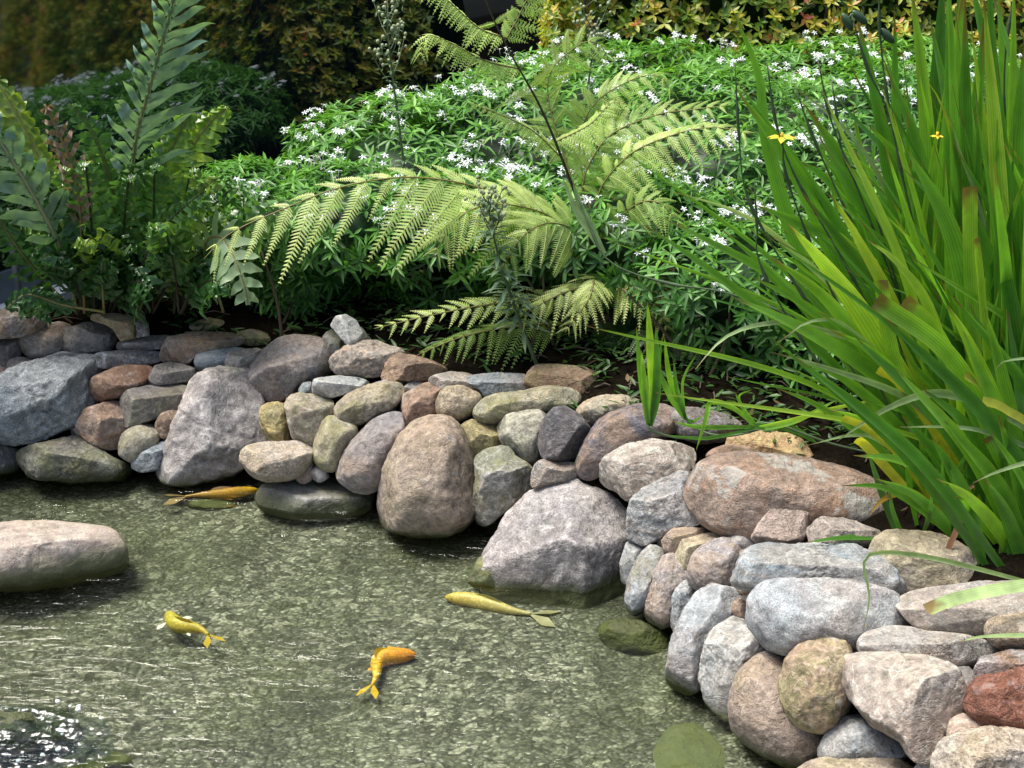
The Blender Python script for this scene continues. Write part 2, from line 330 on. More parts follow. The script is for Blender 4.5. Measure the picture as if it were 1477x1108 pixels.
def rock(poly, ca, cb, style, label, moss=.1, kind='mottled', base=None, depth=None, push=.3, cuts=None, thick=1.0, group=WALL, grow=1.05, zoff=0.0, name='rock', rough=1.0, at=None, alg=None):
    global rock_n; rock_n += 1
    rg = np.random.default_rng(100+rock_n)
    p = np.array(poly, float)
    # area centroid
    x, y = p[:, 0], p[:, 1]; x2, y2 = np.roll(x, -1), np.roll(y, -1); cr = x*y2-x2*y; A = cr.sum()/2
    c = np.array([((x+x2)*cr).sum(), ((y+y2)*cr).sum()])/(6*A)
    d = ray(*c); dn = d/np.linalg.norm(d)
    r2 = nrm(np.array([1., 0, 0])-dn*dn[0]); u2 = np.cross(r2, dn)      # right, up, towards the camera = -dn
    if at is not None: Q = P(c[0], c[1], at)
    elif base is not None: q = Wp(*base); Q = P(c[0], c[1], q[1])
    else: Q = hit(*c)
    scale = np.linalg.norm(Q-CAM)/FPX*np.linalg.norm(d)/np.linalg.norm(d)
    dist = (Q-CAM) @ dn; scale = dist/(FPX*(1/np.linalg.norm(d))*np.linalg.norm(d)**0)  # metres per pixel near the axis
    scale = dist/np.linalg.norm(d)/FPX
    wpx = np.ptp(x); hpx = np.ptp(y); sz = math.sqrt(abs(A))*scale
    D = thick*min(max(.62*sz, .4*min(wpx, hpx)*scale), .62*max(wpx, hpx)*scale)
    C = Q+dn*D*push
    sc2 = ((C-CAM) @ dn)/np.linalg.norm(d)/FPX*grow
    rel = np.stack([(x-c[0]), -(y-c[1])], 1)*sc2
    # radial outline about the centre
    th = np.linspace(-math.pi, math.pi, 361)[:-1]; dirs = np.stack([np.cos(th), np.sin(th)], 1)
    a = rel; b = np.roll(rel, -1, 0); Rr = np.zeros(360)
    for s, e in zip(a, b):
        ed = e-s; den = dirs[:, 0]*ed[1]-dirs[:, 1]*ed[0]; den = np.where(np.abs(den) < 1e-12, 1e-12, den)
        t = (s[0]*ed[1]-s[1]*ed[0])/den; k = (s[0]*dirs[:, 1]-s[1]*dirs[:, 0])/den
        ok = (t > 0) & (k >= -1e-6) & (k <= 1+1e-6); Rr = np.where(ok, np.maximum(Rr, t), Rr)
    sg = {'r': 11, 'a': 4, 'c': 4, 's': 5}[style]; kk = np.arange(-40, 41); ker = np.exp(-(kk/sg)**2/2); ker /= ker.sum()
    Rr = np.convolve(np.concatenate([Rr[-40:], Rr, Rr[:40]]), ker, 'valid')
    big = max(wpx, hpx)
    V0, F = ico(6 if big > 95 else 5)
    u, v, w_ = V0[:, 0], V0[:, 1], V0[:, 2]; rho = np.hypot(u, v); ang = np.arctan2(v, u)
    n = {'r': 2.25, 'a': 2.9, 'c': 2.7, 's': 3.2}[style]
    k = 1/np.power(rho**n+np.abs(w_)**n, 1/n)
    Rv = np.interp(ang, np.append(th, math.pi), np.append(Rr, Rr[0]))
    L = np.stack([np.cos(ang)*rho*k*Rv, np.sin(ang)*rho*k*Rv, w_*k*D], 1)
    # facets: flat cuts in the front half, so that the outline stays
    cl = []
    if cuts is not None: cl = list(cuts)
    elif style == 'a': cl = [(rg.uniform(-.3, .3), .87, .5, .60), (rg.uniform(-.4, .2), -.35, .92, .66), (.75, rg.uniform(-.3, .3), .7, .72), (-.75, rg.uniform(-.2, .4), .7, .74)]
    elif style == 'c': cl = [(rg.uniform(-.3, .3), .85, .52, .62), (rg.uniform(-.4, .4), -.35, .9, .68), (rg.choice([-1, 1])*.7, rg.uniform(-.4, .4), .75, .7)]
    elif style == 's': cl = [(rg.uniform(-.12, .12), .9, .5, .55), (rg.uniform(-.2, .2), -.3, .95, .75)]
    elif style == 'r': cl = [(rg.uniform(-.3, .3), .8, .65, .86)]
    for _ in range({'r': 5, 'a': 6, 'c': 7, 's': 5}[style]):
        q = nrm(rg.normal(size=3)*[1, .8, .7]+[0, .1, .35]); cl.append((*q, rg.uniform(.78, .91)))
    soft = {'r': .010, 'a': .006, 'c': .006, 's': .006}[style]*sz*6
    for cx, cy, cz, f in cl:
        nn = nrm(np.array([cx, cy, cz])); s = L @ nn; lim = s.max()*f
        ex = s-lim; over = np.maximum(ex, 0)
        keep = np.where(ex > 0, soft*(1-np.exp(-over/soft))*.5, 0)
        L = L-nn*(over-keep)[:, None]
    # keep the outline that the cuts took away
    rr0 = np.hypot(L[:, 0], L[:, 1]); aa = np.arctan2(L[:, 1], L[:, 0]); bi = ((aa+math.pi)/(2*math.pi)*72).astype(int) % 72
    mxr = np.zeros(72); np.maximum.at(mxr, bi, rr0); tgt = np.interp((np.arange(72)+.5)/72*2*math.pi-math.pi, np.append(th, math.pi), np.append(Rr, Rr[0]))
    fac_ = np.clip(tgt/np.maximum(mxr, 1e-6), .8, 1.8); kk2 = np.exp(-(np.arange(-5, 6)/1.8)**2/2); kk2 /= kk2.sum(); fac_ = np.convolve(np.concatenate([fac_[-5:], fac_, fac_[:5]]), kk2, 'valid')
    fs = np.interp(aa, np.concatenate([(np.arange(-1, 73)+.5)/72*2*math.pi-math.pi]), np.concatenate([fac_[-1:], fac_, fac_[:1]])); L[:, :2] *= fs[:, None]
    rough = rough*rg.uniform(.6, 1.15)
    # weathering: lumps, chips and ridges
    seed = rg.uniform(0, 200, 3); nd = nrm(L+1e-6)
    q = L/sz*2.2+seed
    amp = {'r': .04, 'a': .022, 'c': .04, 's': .03}[style]*rough
    f1 = fbm(q, 3); f2 = fbm(q*3.7+9, 4, .55)
    rid = 1-np.abs(gnoise(q*2.1+31))*2
    L = L+nd*(sz*(amp*f1+({'r': .022, 'a': .016, 'c': .026, 's': .020}[style])*rough*f2-(.016 if style in 'ca' else .010)*rough*np.maximum(rid-.82, 0)*4))[:, None]
    if style in 'cs':                   # layered breaks
        st = np.sin((L[:, 1]/sz*9+f1*1.6+seed[0])*2.4); L = L+nd*(sz*.0035*rough*np.sign(st)*np.abs(st)**.5)[:, None]
    Wd = L[:, :1]*r2+L[:, 1:2]*u2-L[:, 2:]*dn
    Wd[:, 2] += zoff
    g = Geo(); g.add(Wd+C, None, F)
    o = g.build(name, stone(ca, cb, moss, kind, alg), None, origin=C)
    return tag(o, label, 'rock', group)
exec_rocks = True
# far wall, from the left edge
rock([(-45, 560), (-40, 545), (0, 545), (35, 525), (89, 508), (133, 506), (142, 535), (134, 587), (112, 612), (54, 638), (11, 642), (-35, 622)], BLU, BLU2, 'c', 'big rough blue grey boulder at the left end of the far wall', cuts=[(-.2, .75, .65, .74), (.1, -.5, .85, .8), (.7, .0, .7, .78)], push=.15)
rock([(10, 535), (12, 520), (25, 515), (38, 516), (50, 524), (40, 540)], TAN, PAL2, 'r', 'small tan stone wedged above the big blue grey boulder', push=1.2)
rock([(-25, 485), (0, 481), (25, 481), (32, 498), (28, 512), (15, 528), (0, 534), (-25, 534)], LAV, DRK2, 'a', 'purple grey stone cut by the left edge of the picture above blue grey boulder')
rock([(-30, 528), (0, 526), (12, 534), (10, 552), (-10, 560), (-30, 556)], LAV, BRN, 'r', 'little mauve stone at the left edge between purple grey stone and boulder', push=.9)
rock([(28, 487), (37, 475), (60, 467), (88, 465), (106, 470), (110, 482), (95, 497), (88, 513), (70, 521), (48, 522), (36, 505)], GRY, TAN2, 'r', 'rounded grey brown stone left of the two pale tan blocks, above blue grey boulder', moss=.15)
rock([(86, 490), (95, 475), (125, 465), (145, 464), (160, 475), (172, 478), (173, 494), (160, 508), (140, 511), (110, 509), (92, 512)], TAN, GRY, 'a', 'tan angular block with flat facets in front of ferns, on big blue grey boulder', moss=.05)
rock([(127, 462), (132, 454), (165, 452), (196, 456), (200, 470), (197, 487), (173, 492), (163, 475), (148, 466)], TAN2, OLV, 'a', 'brown squarish block right behind the tan angular block under the ferns', at=3.62, moss=.2)
rock([(196, 462), (206, 460), (214, 467), (215, 484), (197, 487)], DRK2, GRY, 'a', 'narrow dark stone at the right side of the brown squarish block', at=3.63)
rock([(166, 498), (180, 489), (215, 484), (252, 483), (242, 493), (233, 504), (200, 506), (170, 505)], GRY, LAV, 's', 'thin grey flat stone between tan block and long brown block', push=.5)
rock([(132, 521), (140, 508), (180, 505), (233, 506), (236, 515), (228, 526), (180, 530), (145, 534)], DRK2, BLU, 's', 'flat blue black slab lying on top of the rusty stone', push=.4)
rock([(234, 505), (240, 488), (275, 479), (325, 478), (356, 488), (352, 498), (325, 504), (285, 513), (272, 528), (248, 525), (234, 521)], TAN2, GRY, 'a', 'long brown grey block with flat top and broken face above slate wedge', moss=.2, push=.3, cuts=[(.0, .95, .35, .62), (-.1, -.1, .98, .78), (.5, -.3, .8, .78)])
rock([(262, 482), (275, 466), (300, 459), (325, 461), (345, 476), (330, 486), (290, 486)], OLV, BRN, 'r', 'smooth olive mound half in shade behind the long brown grey block', at=3.75, moss=.3)
rock([(335, 482), (362, 475), (390, 481), (402, 496), (370, 504), (345, 499)], OLV, DRK2, 'r', 'low dark olive stone behind the purple brown boulder in fern shade', at=3.7, moss=.3)
rock([(404, 486), (425, 476), (455, 476), (474, 486), (470, 500), (420, 500)], OLV, DRK, 'r', 'dim olive stone deep behind the top of the purple brown boulder', at=3.75, moss=.3)
rock([(130, 554), (137, 543), (165, 531), (185, 526), (216, 528), (224, 541), (212, 553), (190, 566), (165, 577), (140, 579), (131, 569)], RUST, RUST2, 'c', 'rusty red brown rough stone beside the big blue grey boulder', moss=.02, cuts=[(0, .7, .7, .75), (-.4, -.3, .85, .8)])
rock([(215, 546), (225, 527), (245, 522), (262, 525), (286, 534), (277, 549), (245, 555), (224, 557)], GRY, DRK2, 's', 'grey slate wedge with pointed right end above the dark brick shaped stone')
rock([(175, 571), (190, 561), (225, 555), (272, 550), (264, 581), (255, 593), (230, 602), (200, 614), (182, 617), (175, 602)], GRN, DRK2, 'a', 'dark grey brick shaped stone with pale left end under slate wedge', cuts=[(-.05, .85, .5, .62), (.15, -.2, .97, .72), (-.9, .05, .4, .72)])
rock([(107, 603), (120, 592), (150, 581), (174, 577), (178, 600), (180, 626), (171, 647), (155, 649), (135, 642), (117, 627)], PNK2, RUST2, 'c', 'pinkish brown stone with pointed bottom under the rusty stone', kind='banded')
rock([(171, 641), (180, 622), (200, 613), (223, 612), (232, 628), (226, 646), (205, 662), (190, 668), (174, 657)], GRN2, GRY, 'r', 'small grey green rounded stone left of the little brown pebble near waterline', moss=.25)
rock([(224, 613), (230, 598), (245, 591), (259, 594), (257, 616), (246, 634), (231, 632)], BRN, TAN2, 'r', 'little smooth brown egg shaped stone left of the tall lavender boulder', push=.5)
rock([(20, 655), (60, 638), (110, 630), (138, 645), (155, 656), (185, 674), (196, 690), (120, 696), (50, 692)], DRK2, GRN, 'c', 'long dark wet rock at the waterline under blue grey boulder', moss=.3, push=.0)
rock([(-40, 640), (0, 640), (30, 650), (24, 680), (-40, 690)], DRK, GRN, 'r', 'dark wet rock at left edge under blue grey boulder', moss=.2, push=.3)
rock([(190, 661), (215, 647), (242, 632), (244, 662), (234, 676), (205, 682), (192, 676)], BLU, BLU2, 'a', 'blue grey chipped stone at waterline left of tall lavender boulder', push=.1)
rock([(228, 668), (245, 630), (262, 590), (272, 555), (285, 540), (310, 530), (340, 533), (362, 540), (377, 560), (380, 590), (382, 622), (387, 637), (366, 652), (352, 670), (330, 694), (290, 700), (245, 696), (230, 684)], LAV, LAV2, 'c', 'tall lavender grey boulder with a smooth slanting upper face, standing in the water', cuts=[(.45, .35, .80, .50), (-.55, .05, .85, .66), (.1, -.6, .8, .72), (.0, .9, .4, .85)], push=.1, moss=.05)
rock([(277, 521), (285, 510), (310, 504), (360, 501), (357, 516), (335, 531), (310, 534), (290, 537)], BLU2, BLU, 'r', 'pale blue grey flat stone on top of the tall lavender boulder', push=.6)
rock([(324, 515), (332, 507), (370, 502), (384, 508), (381, 521), (365, 535), (340, 539), (326, 531)], PNK, PAL, 'a', 'small pale pink block on top of the tall lavender boulder', moss=.0, push=.2)
rock([(359, 546), (368, 520), (385, 503), (400, 490), (425, 485), (460, 486), (476, 495), (480, 515), (482, 536), (455, 550), (430, 562), (415, 577), (390, 581), (368, 571)], LAV, PNK2, 'r', 'big smooth purple brown boulder left of the two grey broken blocks', moss=.03, push=.15, cuts=[(-.1, .8, .6, .78), (-.2, -.5, .85, .84)])
rock([(464, 496), (468, 482), (478, 475), (490, 485), (502, 497), (500, 507), (487, 522), (475, 517)], GRY, GRN, 'a', 'lower of two broken grey blocks behind the purple brown boulder', at=3.54)
rock([(477, 470), (485, 456), (500, 454), (513, 462), (523, 478), (530, 488), (521, 494), (503, 500), (491, 486)], (.44, .45, .45), (.40, .41, .40), 'a', 'pale grey cut block tilted on top of the other broken block', at=3.50, moss=0, cuts=[(.5, .45, .75, .55), (-.7, -.1, .7, .6)])
rock([(512, 467), (522, 473), (537, 491), (526, 497), (514, 486)], GRY2, GRY, 's', 'thin pale grey sliver stone leaning right of the pale cut block', at=3.55, moss=0)
rock([(477, 521), (482, 511), (500, 499), (520, 491), (540, 491), (567, 500), (592, 511), (575, 524), (557, 542), (530, 545), (500, 544), (481, 537)], PAL2, ORG, 'c', 'pinkish stone with orange stained top lying right of the purple boulder', kind='mottled', moss=.0, push=.1)
rock([(551, 541), (560, 514), (577, 509), (600, 514), (627, 521), (650, 535), (635, 544), (615, 550), (585, 551), (555, 553)], BRN, TAN2, 'c', 'dark brown wedge stone sloping down to the right of the orange stained stone', moss=.08, push=.1)
rock([(450, 551), (458, 545), (490, 542), (520, 545), (540, 554), (520, 562), (500, 568), (480, 574), (453, 571)], BLU2, GRY2, 's', 'thin light blue grey slab under the orange stained stone', moss=0)
rock([(538, 552), (565, 546), (590, 550), (580, 556), (540, 560)], GRY, BLU2, 's', 'slim grey slab end under the dark brown wedge stone', push=.6)
rock([(431, 561), (437, 552), (450, 551), (455, 567), (440, 572), (431, 569)], BLU, DRK2, 'r', 'tiny blue black stone at the left end of the thin blue grey slab', push=.5)
rock([(480, 601), (486, 584), (500, 569), (530, 556), (560, 550), (584, 552), (582, 576), (572, 592), (545, 602), (520, 614), (490, 615)], OLV2, PAL2, 'r', 'yellowish oval boulder lying across the top of the green tall stone', moss=.22, push=.0)
rock([(411, 586), (415, 571), (430, 568), (460, 569), (480, 580), (481, 596), (467, 612), (462, 632), (450, 642), (425, 637), (418, 616)], PAL2, GRN2, 'c', 'pale grey and olive stone right of the narrow yellow stone', moss=.3)
rock([(373, 596), (380, 584), (400, 580), (411, 585), (415, 606), (424, 626), (421, 637), (395, 641), (383, 631)], YEL, OLV, 'r', 'narrow yellow olive stone beside the tall lavender boulder', moss=.25)
rock([(347, 655), (355, 642), (380, 639), (430, 636), (451, 642), (455, 655), (442, 677), (420, 692), (390, 694), (364, 688), (351, 673)], PAL, TAN, 'r', 'pale cream half round stone at waterline with rusty underside', moss=.05, push=-.2, cuts=[(0, .95, .45, .66), (.0, -.3, .9, .88)])
rock([(453, 641), (463, 610), (478, 595), (488, 608), (517, 613), (514, 632), (503, 647), (493, 667), (486, 682), (465, 678), (453, 666)], OLV2, GRN2, 'r', 'green tinted tall pitted stone left of the brown oval boulder', moss=.35, push=.2)
rock([(484, 676), (495, 650), (515, 629), (540, 604), (565, 593), (584, 594), (586, 616), (580, 642), (567, 667), (552, 702), (537, 714), (510, 706), (488, 692)], BRN2, LAV, 'r', 'brown grey oval boulder leaning right against the tallest round boulder', moss=.05, push=.0)
rock([(368, 718), (378, 697), (395, 691), (440, 687), (485, 683), (517, 694), (548, 715), (545, 738), (500, 750), (440, 752), (393, 745), (368, 730)], GRY2, GRN, 'r', 'low flat stone in the water, grey white on top, green moss on its sides', moss=.12, alg=.42, base=(450, 740), push=1.0, cuts=[(0, .95, .40, .45), (.1, -.2, .9, .9)])
rock([(576, 591), (580, 570), (600, 559), (617, 551), (637, 562), (634, 581), (632, 602), (610, 612), (590, 624), (581, 612)], BRN2, RUST2, 'a', 'brown orange angular stone above the gap between two large round boulders', moss=.03)
rock([(572, 576), (580, 559), (595, 549), (614, 551), (602, 566), (585, 577)], GRY, LAV, 'a', 'small mauve grey stone tucked behind the brown orange stone', push=.9)
rock([(592, 612), (610, 605), (632, 598), (640, 606), (610, 616), (590, 628)], BRN, DRK2, 'a', 'small brown chip wedged over the tallest round boulder', push=.7)
rock([(628, 591), (632, 575), (640, 559), (665, 556), (692, 568), (696, 578), (682, 597), (665, 607), (640, 606)], TAN, OLV2, 'r', 'tan pyramid topped round stone under the pale flat stone', moss=.05, push=.1)
rock([(616, 550), (625, 541), (650, 536), (680, 539), (698, 555), (687, 567), (660, 560), (635, 564)], PAL, PNK, 's', 'pale cream flat stone lying over the tan round stone', moss=0, push=.2)
rock([(663, 546), (690, 539), (730, 538), (762, 540), (758, 565), (730, 570), (700, 574), (688, 561)], GRY, BLU, 's', 'wide flat grey slab left of the brown back block at the plants', moss=.05, push=.2)
rock([(674, 607), (685, 584), (700, 570), (740, 567), (780, 559), (812, 557), (842, 567), (853, 579), (837, 592), (800, 594), (760, 597), (720, 611), (695, 615)], OLV2, GRN2, 'r', 'long olive green boulder lying in front of the brown back block', moss=.3, push=.1)
rock([(756, 563), (760, 539), (775, 526), (800, 525), (842, 529), (867, 540), (870, 562), (857, 576), (820, 570), (790, 562), (760, 569)], TAN2, OLV, 'a', 'brown square shouldered block under the fern stems behind the long olive boulder', moss=.15, push=.5, cuts=[(0, .85, .5, .75), (-.1, -.1, .98, .8), (.6, 0, .75, .8)])
rock([(860, 573), (880, 556), (900, 550), (914, 558), (918, 572), (890, 577)], RUST2, BRN, 'r', 'small red brown stone behind the flat tan stone beside fern stems', at=3.35)
rock([(828, 597), (840, 581), (865, 571), (900, 569), (928, 580), (928, 592), (890, 598), (865, 608), (848, 619)], TAN, GRN2, 'r', 'flat tan and grey stone above the dark facetted stone', moss=.08, push=.5)
rock([(661, 616), (675, 607), (700, 605), (720, 612), (733, 641), (705, 653), (690, 664), (680, 673), (671, 651), (663, 631)], YEL, OLV, 'a', 'yellow olive stone right beside the top of the tallest round boulder', moss=.25, push=.3)
rock([(684, 661), (700, 649), (730, 642), (742, 660), (762, 670), (771, 685), (768, 707), (745, 728), (725, 740), (705, 758), (688, 758), (683, 727), (686, 690)], GRN, GRY, 'c', 'dark green grey craggy stone at waterline right of the tallest round boulder', moss=.25, push=.0)
rock([(541, 742), (550, 700), (560, 660), (578, 625), (605, 606), (640, 601), (664, 612), (674, 645), (684, 680), (687, 722), (678, 760), (650, 772), (590, 768), (547, 758)], BRN2, TAN, 'r', 'tallest round boulder of the wall, brown and tan, standing in the water', moss=.08, push=.0, kind='mottled', cuts=[(-.2, .3, .9, .88), (.75, 0, .6, .86)])
rock([(718, 615), (730, 599), (750, 591), (797, 591), (788, 611), (783, 641), (778, 668), (765, 675), (745, 668), (733, 652), (720, 630)], GRY, GRN2, 'r', 'plain grey rounded stone left of the dark facetted stone', moss=.1)
rock([(776, 641), (781, 610), (798, 589), (815, 586), (837, 600), (853, 620), (848, 646), (832, 663), (810, 671), (784, 663)], DRK, DRK2, 'a', 'dark charcoal facetted stone in the middle of the wall', moss=.0, push=-.1, cuts=[(-.25, .2, .95, .68), (.7, -.5, .6, .62), (.3, .85, .4, .8)])
rock([(765, 700), (770, 670), (785, 662), (800, 667), (827, 666), (834, 692), (805, 700), (780, 710)], BRN2, GRY, 'a', 'small brown angular stone below the charcoal stone', push=1.5)
rock([(828, 690), (836, 650), (848, 625), (868, 604), (900, 588), (940, 582), (972, 588), (1000, 606), (965, 630), (930, 642), (900, 652), (876, 664), (868, 700), (848, 702)], NAV, BRN, 'r', 'big dark navy and brown boulder below the green plantlet', moss=.0, kind='mottled', push=.25)
rock([(960, 590), (1000, 588), (1050, 598), (1075, 612), (1060, 635), (1010, 640), (975, 628)], GRY, DRK2, 'r', 'shaded grey boulder top beneath fallen green leaves', at=2.98)
rock([(865, 677), (872, 659), (905, 641), (935, 633), (977, 639), (1001, 650), (1005, 667), (988, 683), (962, 698), (915, 718), (905, 724), (890, 708), (866, 699)], PAL2, PAL, 'a', 'pale pinkish cut block behind the biggest front boulder', moss=0, push=.0, cuts=[(-.15, .9, .5, .70), (.15, -.1, .97, .72), (-.8, -.2, .6, .75)])
rock([(690, 822), (712, 780), (732, 745), (762, 713), (800, 694), (840, 689), (867, 699), (892, 714), (910, 735), (913, 775), (912, 830), (905, 875), (870, 900), (800, 898), (735, 885), (692, 862)], LAV, LAV2, 'c', 'biggest lavender grey boulder, jutting into the pond with a sharp ridge', cuts=[(-.35, .66, .66, .56), (.48, .52, .70, .56), (-.14, -.40, .90, .54), (.66, -.34, .66, .60)], moss=.02, push=1.0, kind='banded', base=(800, 864), thick=.85, rough=.75)
rock([(672, 840), (690, 806), (706, 800), (722, 820), (722, 856), (690, 850)], GRN, OLV, 'r', 'mossy green foot at the left end of the biggest lavender boulder', moss=.6, base=(695, 842), push=.8)
rock([(903, 747), (910, 724), (925, 707), (960, 688), (999, 668), (995, 690), (990, 710), (1004, 735), (1020, 762), (985, 766), (950, 778), (930, 787), (905, 773)], BLU2, LAV2, 'c', 'blue white veined boulder between biggest lavender boulder and lichen boulder', moss=0, push=.0, kind='banded')
rock([(982, 702), (988, 685), (1015, 664), (1060, 654), (1110, 654), (1170, 666), (1230, 679), (1267, 699), (1284, 715), (1303, 747), (1287, 770), (1250, 774), (1200, 766), (1160, 780), (1090, 784), (1040, 774), (1008, 747), (993, 727)], ORG2, PNK2, 'r', 'largest boulder on the right bank, orange brown with grey white lichen patches', moss=0, kind='lichen', push=.15, cuts=[(.08, .85, .5, .80), (-.1, -.5, .85, .86), (-.7, .0, .7, .84)])
rock([(1043, 642), (1060, 627), (1100, 621), (1142, 626), (1168, 645), (1172, 664), (1130, 668), (1090, 658), (1050, 658)], ORG, YEL, 'c', 'rough ochre rock behind the lichen boulder under green leaves', at=2.86, moss=.05, rough=1.5)
rock([(1011, 667), (1025, 649), (1050, 641), (1090, 647), (1098, 660), (1060, 664)], PNK2, RUST2, 'r', 'low reddish stone between ochre rock and lichen boulder', at=2.80)
rock([(1163, 662), (1172, 639), (1210, 649), (1245, 680), (1230, 694), (1190, 680)], GRY, DRK2, 'r', 'grey stone in leaf shade behind the right shoulder of the lichen boulder', at=2.85)
rock([(1083, 776), (1095, 754), (1115, 731), (1135, 726), (1176, 734), (1180, 741), (1170, 757), (1162, 782), (1130, 786), (1095, 785)], PNK, PNK2, 'a', 'pink flat faced block leaning on the front of the lichen boulder', moss=0, push=-.4, cuts=[(-.15, .25, .95, .6), (.9, -.1, .4, .75), (0, .95, .3, .85)])
rock([(1162, 777), (1175, 751), (1190, 745), (1232, 751), (1270, 767), (1268, 788), (1220, 790), (1190, 788)], LAV, PAL2, 'c', 'mauve grey stone right of the pink flat faced block', moss=0, push=-.3)
rock([(955, 777), (970, 762), (1000, 761), (1028, 765), (1012, 778), (985, 788), (975, 803), (958, 794)], PNK2, TAN, 'a', 'small pinkish stone under the blue white veined boulder', push=.1)
rock([(973, 802), (985, 777), (1010, 771), (1047, 767), (1052, 777), (1022, 788), (1002, 808), (991, 826), (976, 817)], TAN, OLV2, 'a', 'yellowish tan stone left of the brown round stone on the right bank', moss=.15, push=.0)
rock([(990, 826), (1000, 800), (1020, 784), (1050, 775), (1087, 779), (1093, 787), (1073, 808), (1063, 832), (1058, 850), (1030, 855), (1005, 850), (993, 839)], BRN2, LAV, 'r', 'brown mottled round stone left of the long flat slab', moss=0, push=.0)
rock([(1055, 846), (1065, 819), (1080, 794), (1100, 782), (1160, 784), (1240, 787), (1267, 799), (1292, 830), (1306, 862), (1298, 876), (1275, 858), (1230, 848), (1180, 846), (1120, 844), (1095, 858), (1070, 867)], BLU, GRY, 'c', 'long blue grey slab with rusty left end across the right bank', moss=0, push=-.3, thick=.8, kind='banded', cuts=[(.05, .88, .5, .55), (.0, -.25, .95, .75), (-.85, -.1, .5, .86)])
rock([(1078, 882), (1085, 854), (1105, 838), (1150, 836), (1215, 840), (1262, 846), (1292, 864), (1321, 900), (1323, 913), (1275, 915), (1248, 936), (1235, 946), (1190, 935), (1150, 945), (1120, 945), (1093, 918)], BLU2, LAV, 'r', 'big blue grey oval boulder beneath the long blue grey slab', moss=0, push=-.1, kind='mottled', cuts=[(.0, .75, .65, .78), (.5, -.4, .75, .84)])
rock([(894, 813), (903, 783), (920, 779), (932, 788), (921, 816), (908, 848), (896, 838)], BLU2, GRY, 'a', 'narrow light grey stone right beside the biggest lavender boulder', push=.2)
rock([(900, 872), (908, 830), (923, 799), (945, 784), (963, 790), (953, 816), (943, 842), (933, 874), (920, 888), (903, 888)], GRY, BLU2, 'r', 'first of the slim upright grey stones at waterline, darkest green foot', moss=.2, push=.0)
rock([(930, 878), (941, 835), (953, 804), (970, 796), (988, 810), (998, 828), (988, 848), (975, 863), (972, 903), (955, 907), (932, 898)], BRN2, LAV, 'r', 'upright pinkish brown slim stone at the waterline', moss=.1, push=.0)
rock([(967, 908), (968, 864), (978, 839), (995, 832), (1010, 848), (1003, 868), (988, 893), (977, 912)], GRY, BLU2, 'a', 'small upright grey stone right of the pinkish brown slim stone', push=.0)
rock([(958, 975), (967, 925), (988, 879), (1008, 852), (1030, 846), (1062, 851), (1071, 870), (1053, 893), (1028, 908), (1015, 938), (1014, 992), (990, 1000), (962, 988)], LAV, BLU2, 'c', 'tall purple grey boulder rising from the pond below the slab', moss=.03, push=.0, cuts=[(-.3, .55, .75, .68), (.5, -.1, .85, .72)])
rock([(1053, 882), (1060, 866), (1080, 864), (1083, 892), (1066, 894)], PNK2, BRN, 'r', 'small brown pebble between slab and purple grey boulder', push=.2)
rock([(1008, 978), (1013, 945), (1028, 904), (1050, 889), (1077, 892), (1098, 915), (1114, 935), (1084, 952), (1068, 978), (1064, 1026), (1045, 1040), (1017, 1012)], BLU2, GRY2, 'c', 'light grey blocky boulder with bluish face beside the tan boulder', moss=.03, push=.0)
rock([(1054, 1040), (1058, 1000), (1068, 974), (1094, 948), (1120, 936), (1142, 945), (1134, 975), (1144, 1002), (1146, 1034), (1185, 1048), (1200, 1066), (1180, 1098), (1145, 1108), (1100, 1088), (1062, 1062)], TAN, PNK2, 'r', 'tan and pinkish boulder at the lower right waterline behind the olive stone', moss=.08, push=.2)
rock([(1125, 987), (1138, 949), (1164, 927), (1190, 918), (1227, 927), (1238, 946), (1228, 981), (1223, 1022), (1203, 1048), (1175, 1054), (1143, 1044), (1130, 1017)], OLV, TAN2, 'r', 'olive brown round stone perched in front of the tan boulder', moss=.12, push=-.45)
rock([(1176, 1096), (1188, 1064), (1214, 1038), (1246, 1031), (1284, 1058), (1310, 1086), (1304, 1102), (1240, 1100), (1200, 1106)], BLU, GRY, 'r', 'blue grey stone low under the big pinkish triangular stone', moss=.02, push=.3)
rock([(1211, 976), (1218, 954), (1245, 942), (1290, 943), (1342, 949), (1379, 964), (1390, 1000), (1389, 1042), (1363, 1074), (1325, 1102), (1306, 1088), (1298, 1068), (1258, 1043), (1232, 1012)], PNK2, PAL, 'a', 'big pinkish triangular stone with ridge at the lower right', moss=0, push=-.3, cuts=[(-.4, .35, .85, .60), (.55, -.25, .80, .66), (.0, .9, .45, .74)])
rock([(1238, 931), (1250, 911), (1285, 903), (1312, 904), (1342, 911), (1387, 914), (1433, 929), (1444, 943), (1402, 962), (1380, 962), (1340, 953), (1290, 953), (1243, 949)], PAL2, GRY2, 's', 'pale flat stone with rusty left tip on top of the pinkish triangular stone', moss=0, push=-.1)
rock([(1394, 1012), (1403, 984), (1425, 977), (1460, 970), (1505, 958), (1505, 1056), (1465, 1056), (1430, 1050), (1400, 1034)], MAH, MAH2, 'r', 'dark mahogany red stone at the right edge', moss=0, push=-.3)
rock([(1405, 967), (1420, 947), (1460, 937), (1505, 939), (1505, 962), (1470, 974), (1440, 982), (1410, 981)], RUST2, LAV, 's', 'reddish flat stone right above the mahogany red stone', moss=0, push=.0)
rock([(1376, 966), (1395, 961), (1414, 978), (1404, 992), (1402, 1034), (1388, 1046), (1380, 1003)], DRK2, GRY, 'a', 'narrow dark grey wedge between triangular and mahogany stones', push=.1)
rock([(1347, 1106), (1363, 1069), (1400, 1054), (1440, 1051), (1505, 1050), (1505, 1135), (1400, 1140), (1348, 1130)], PAL, TAN, 'c', 'cream coloured stone in the bottom right corner', moss=0, push=-.4)
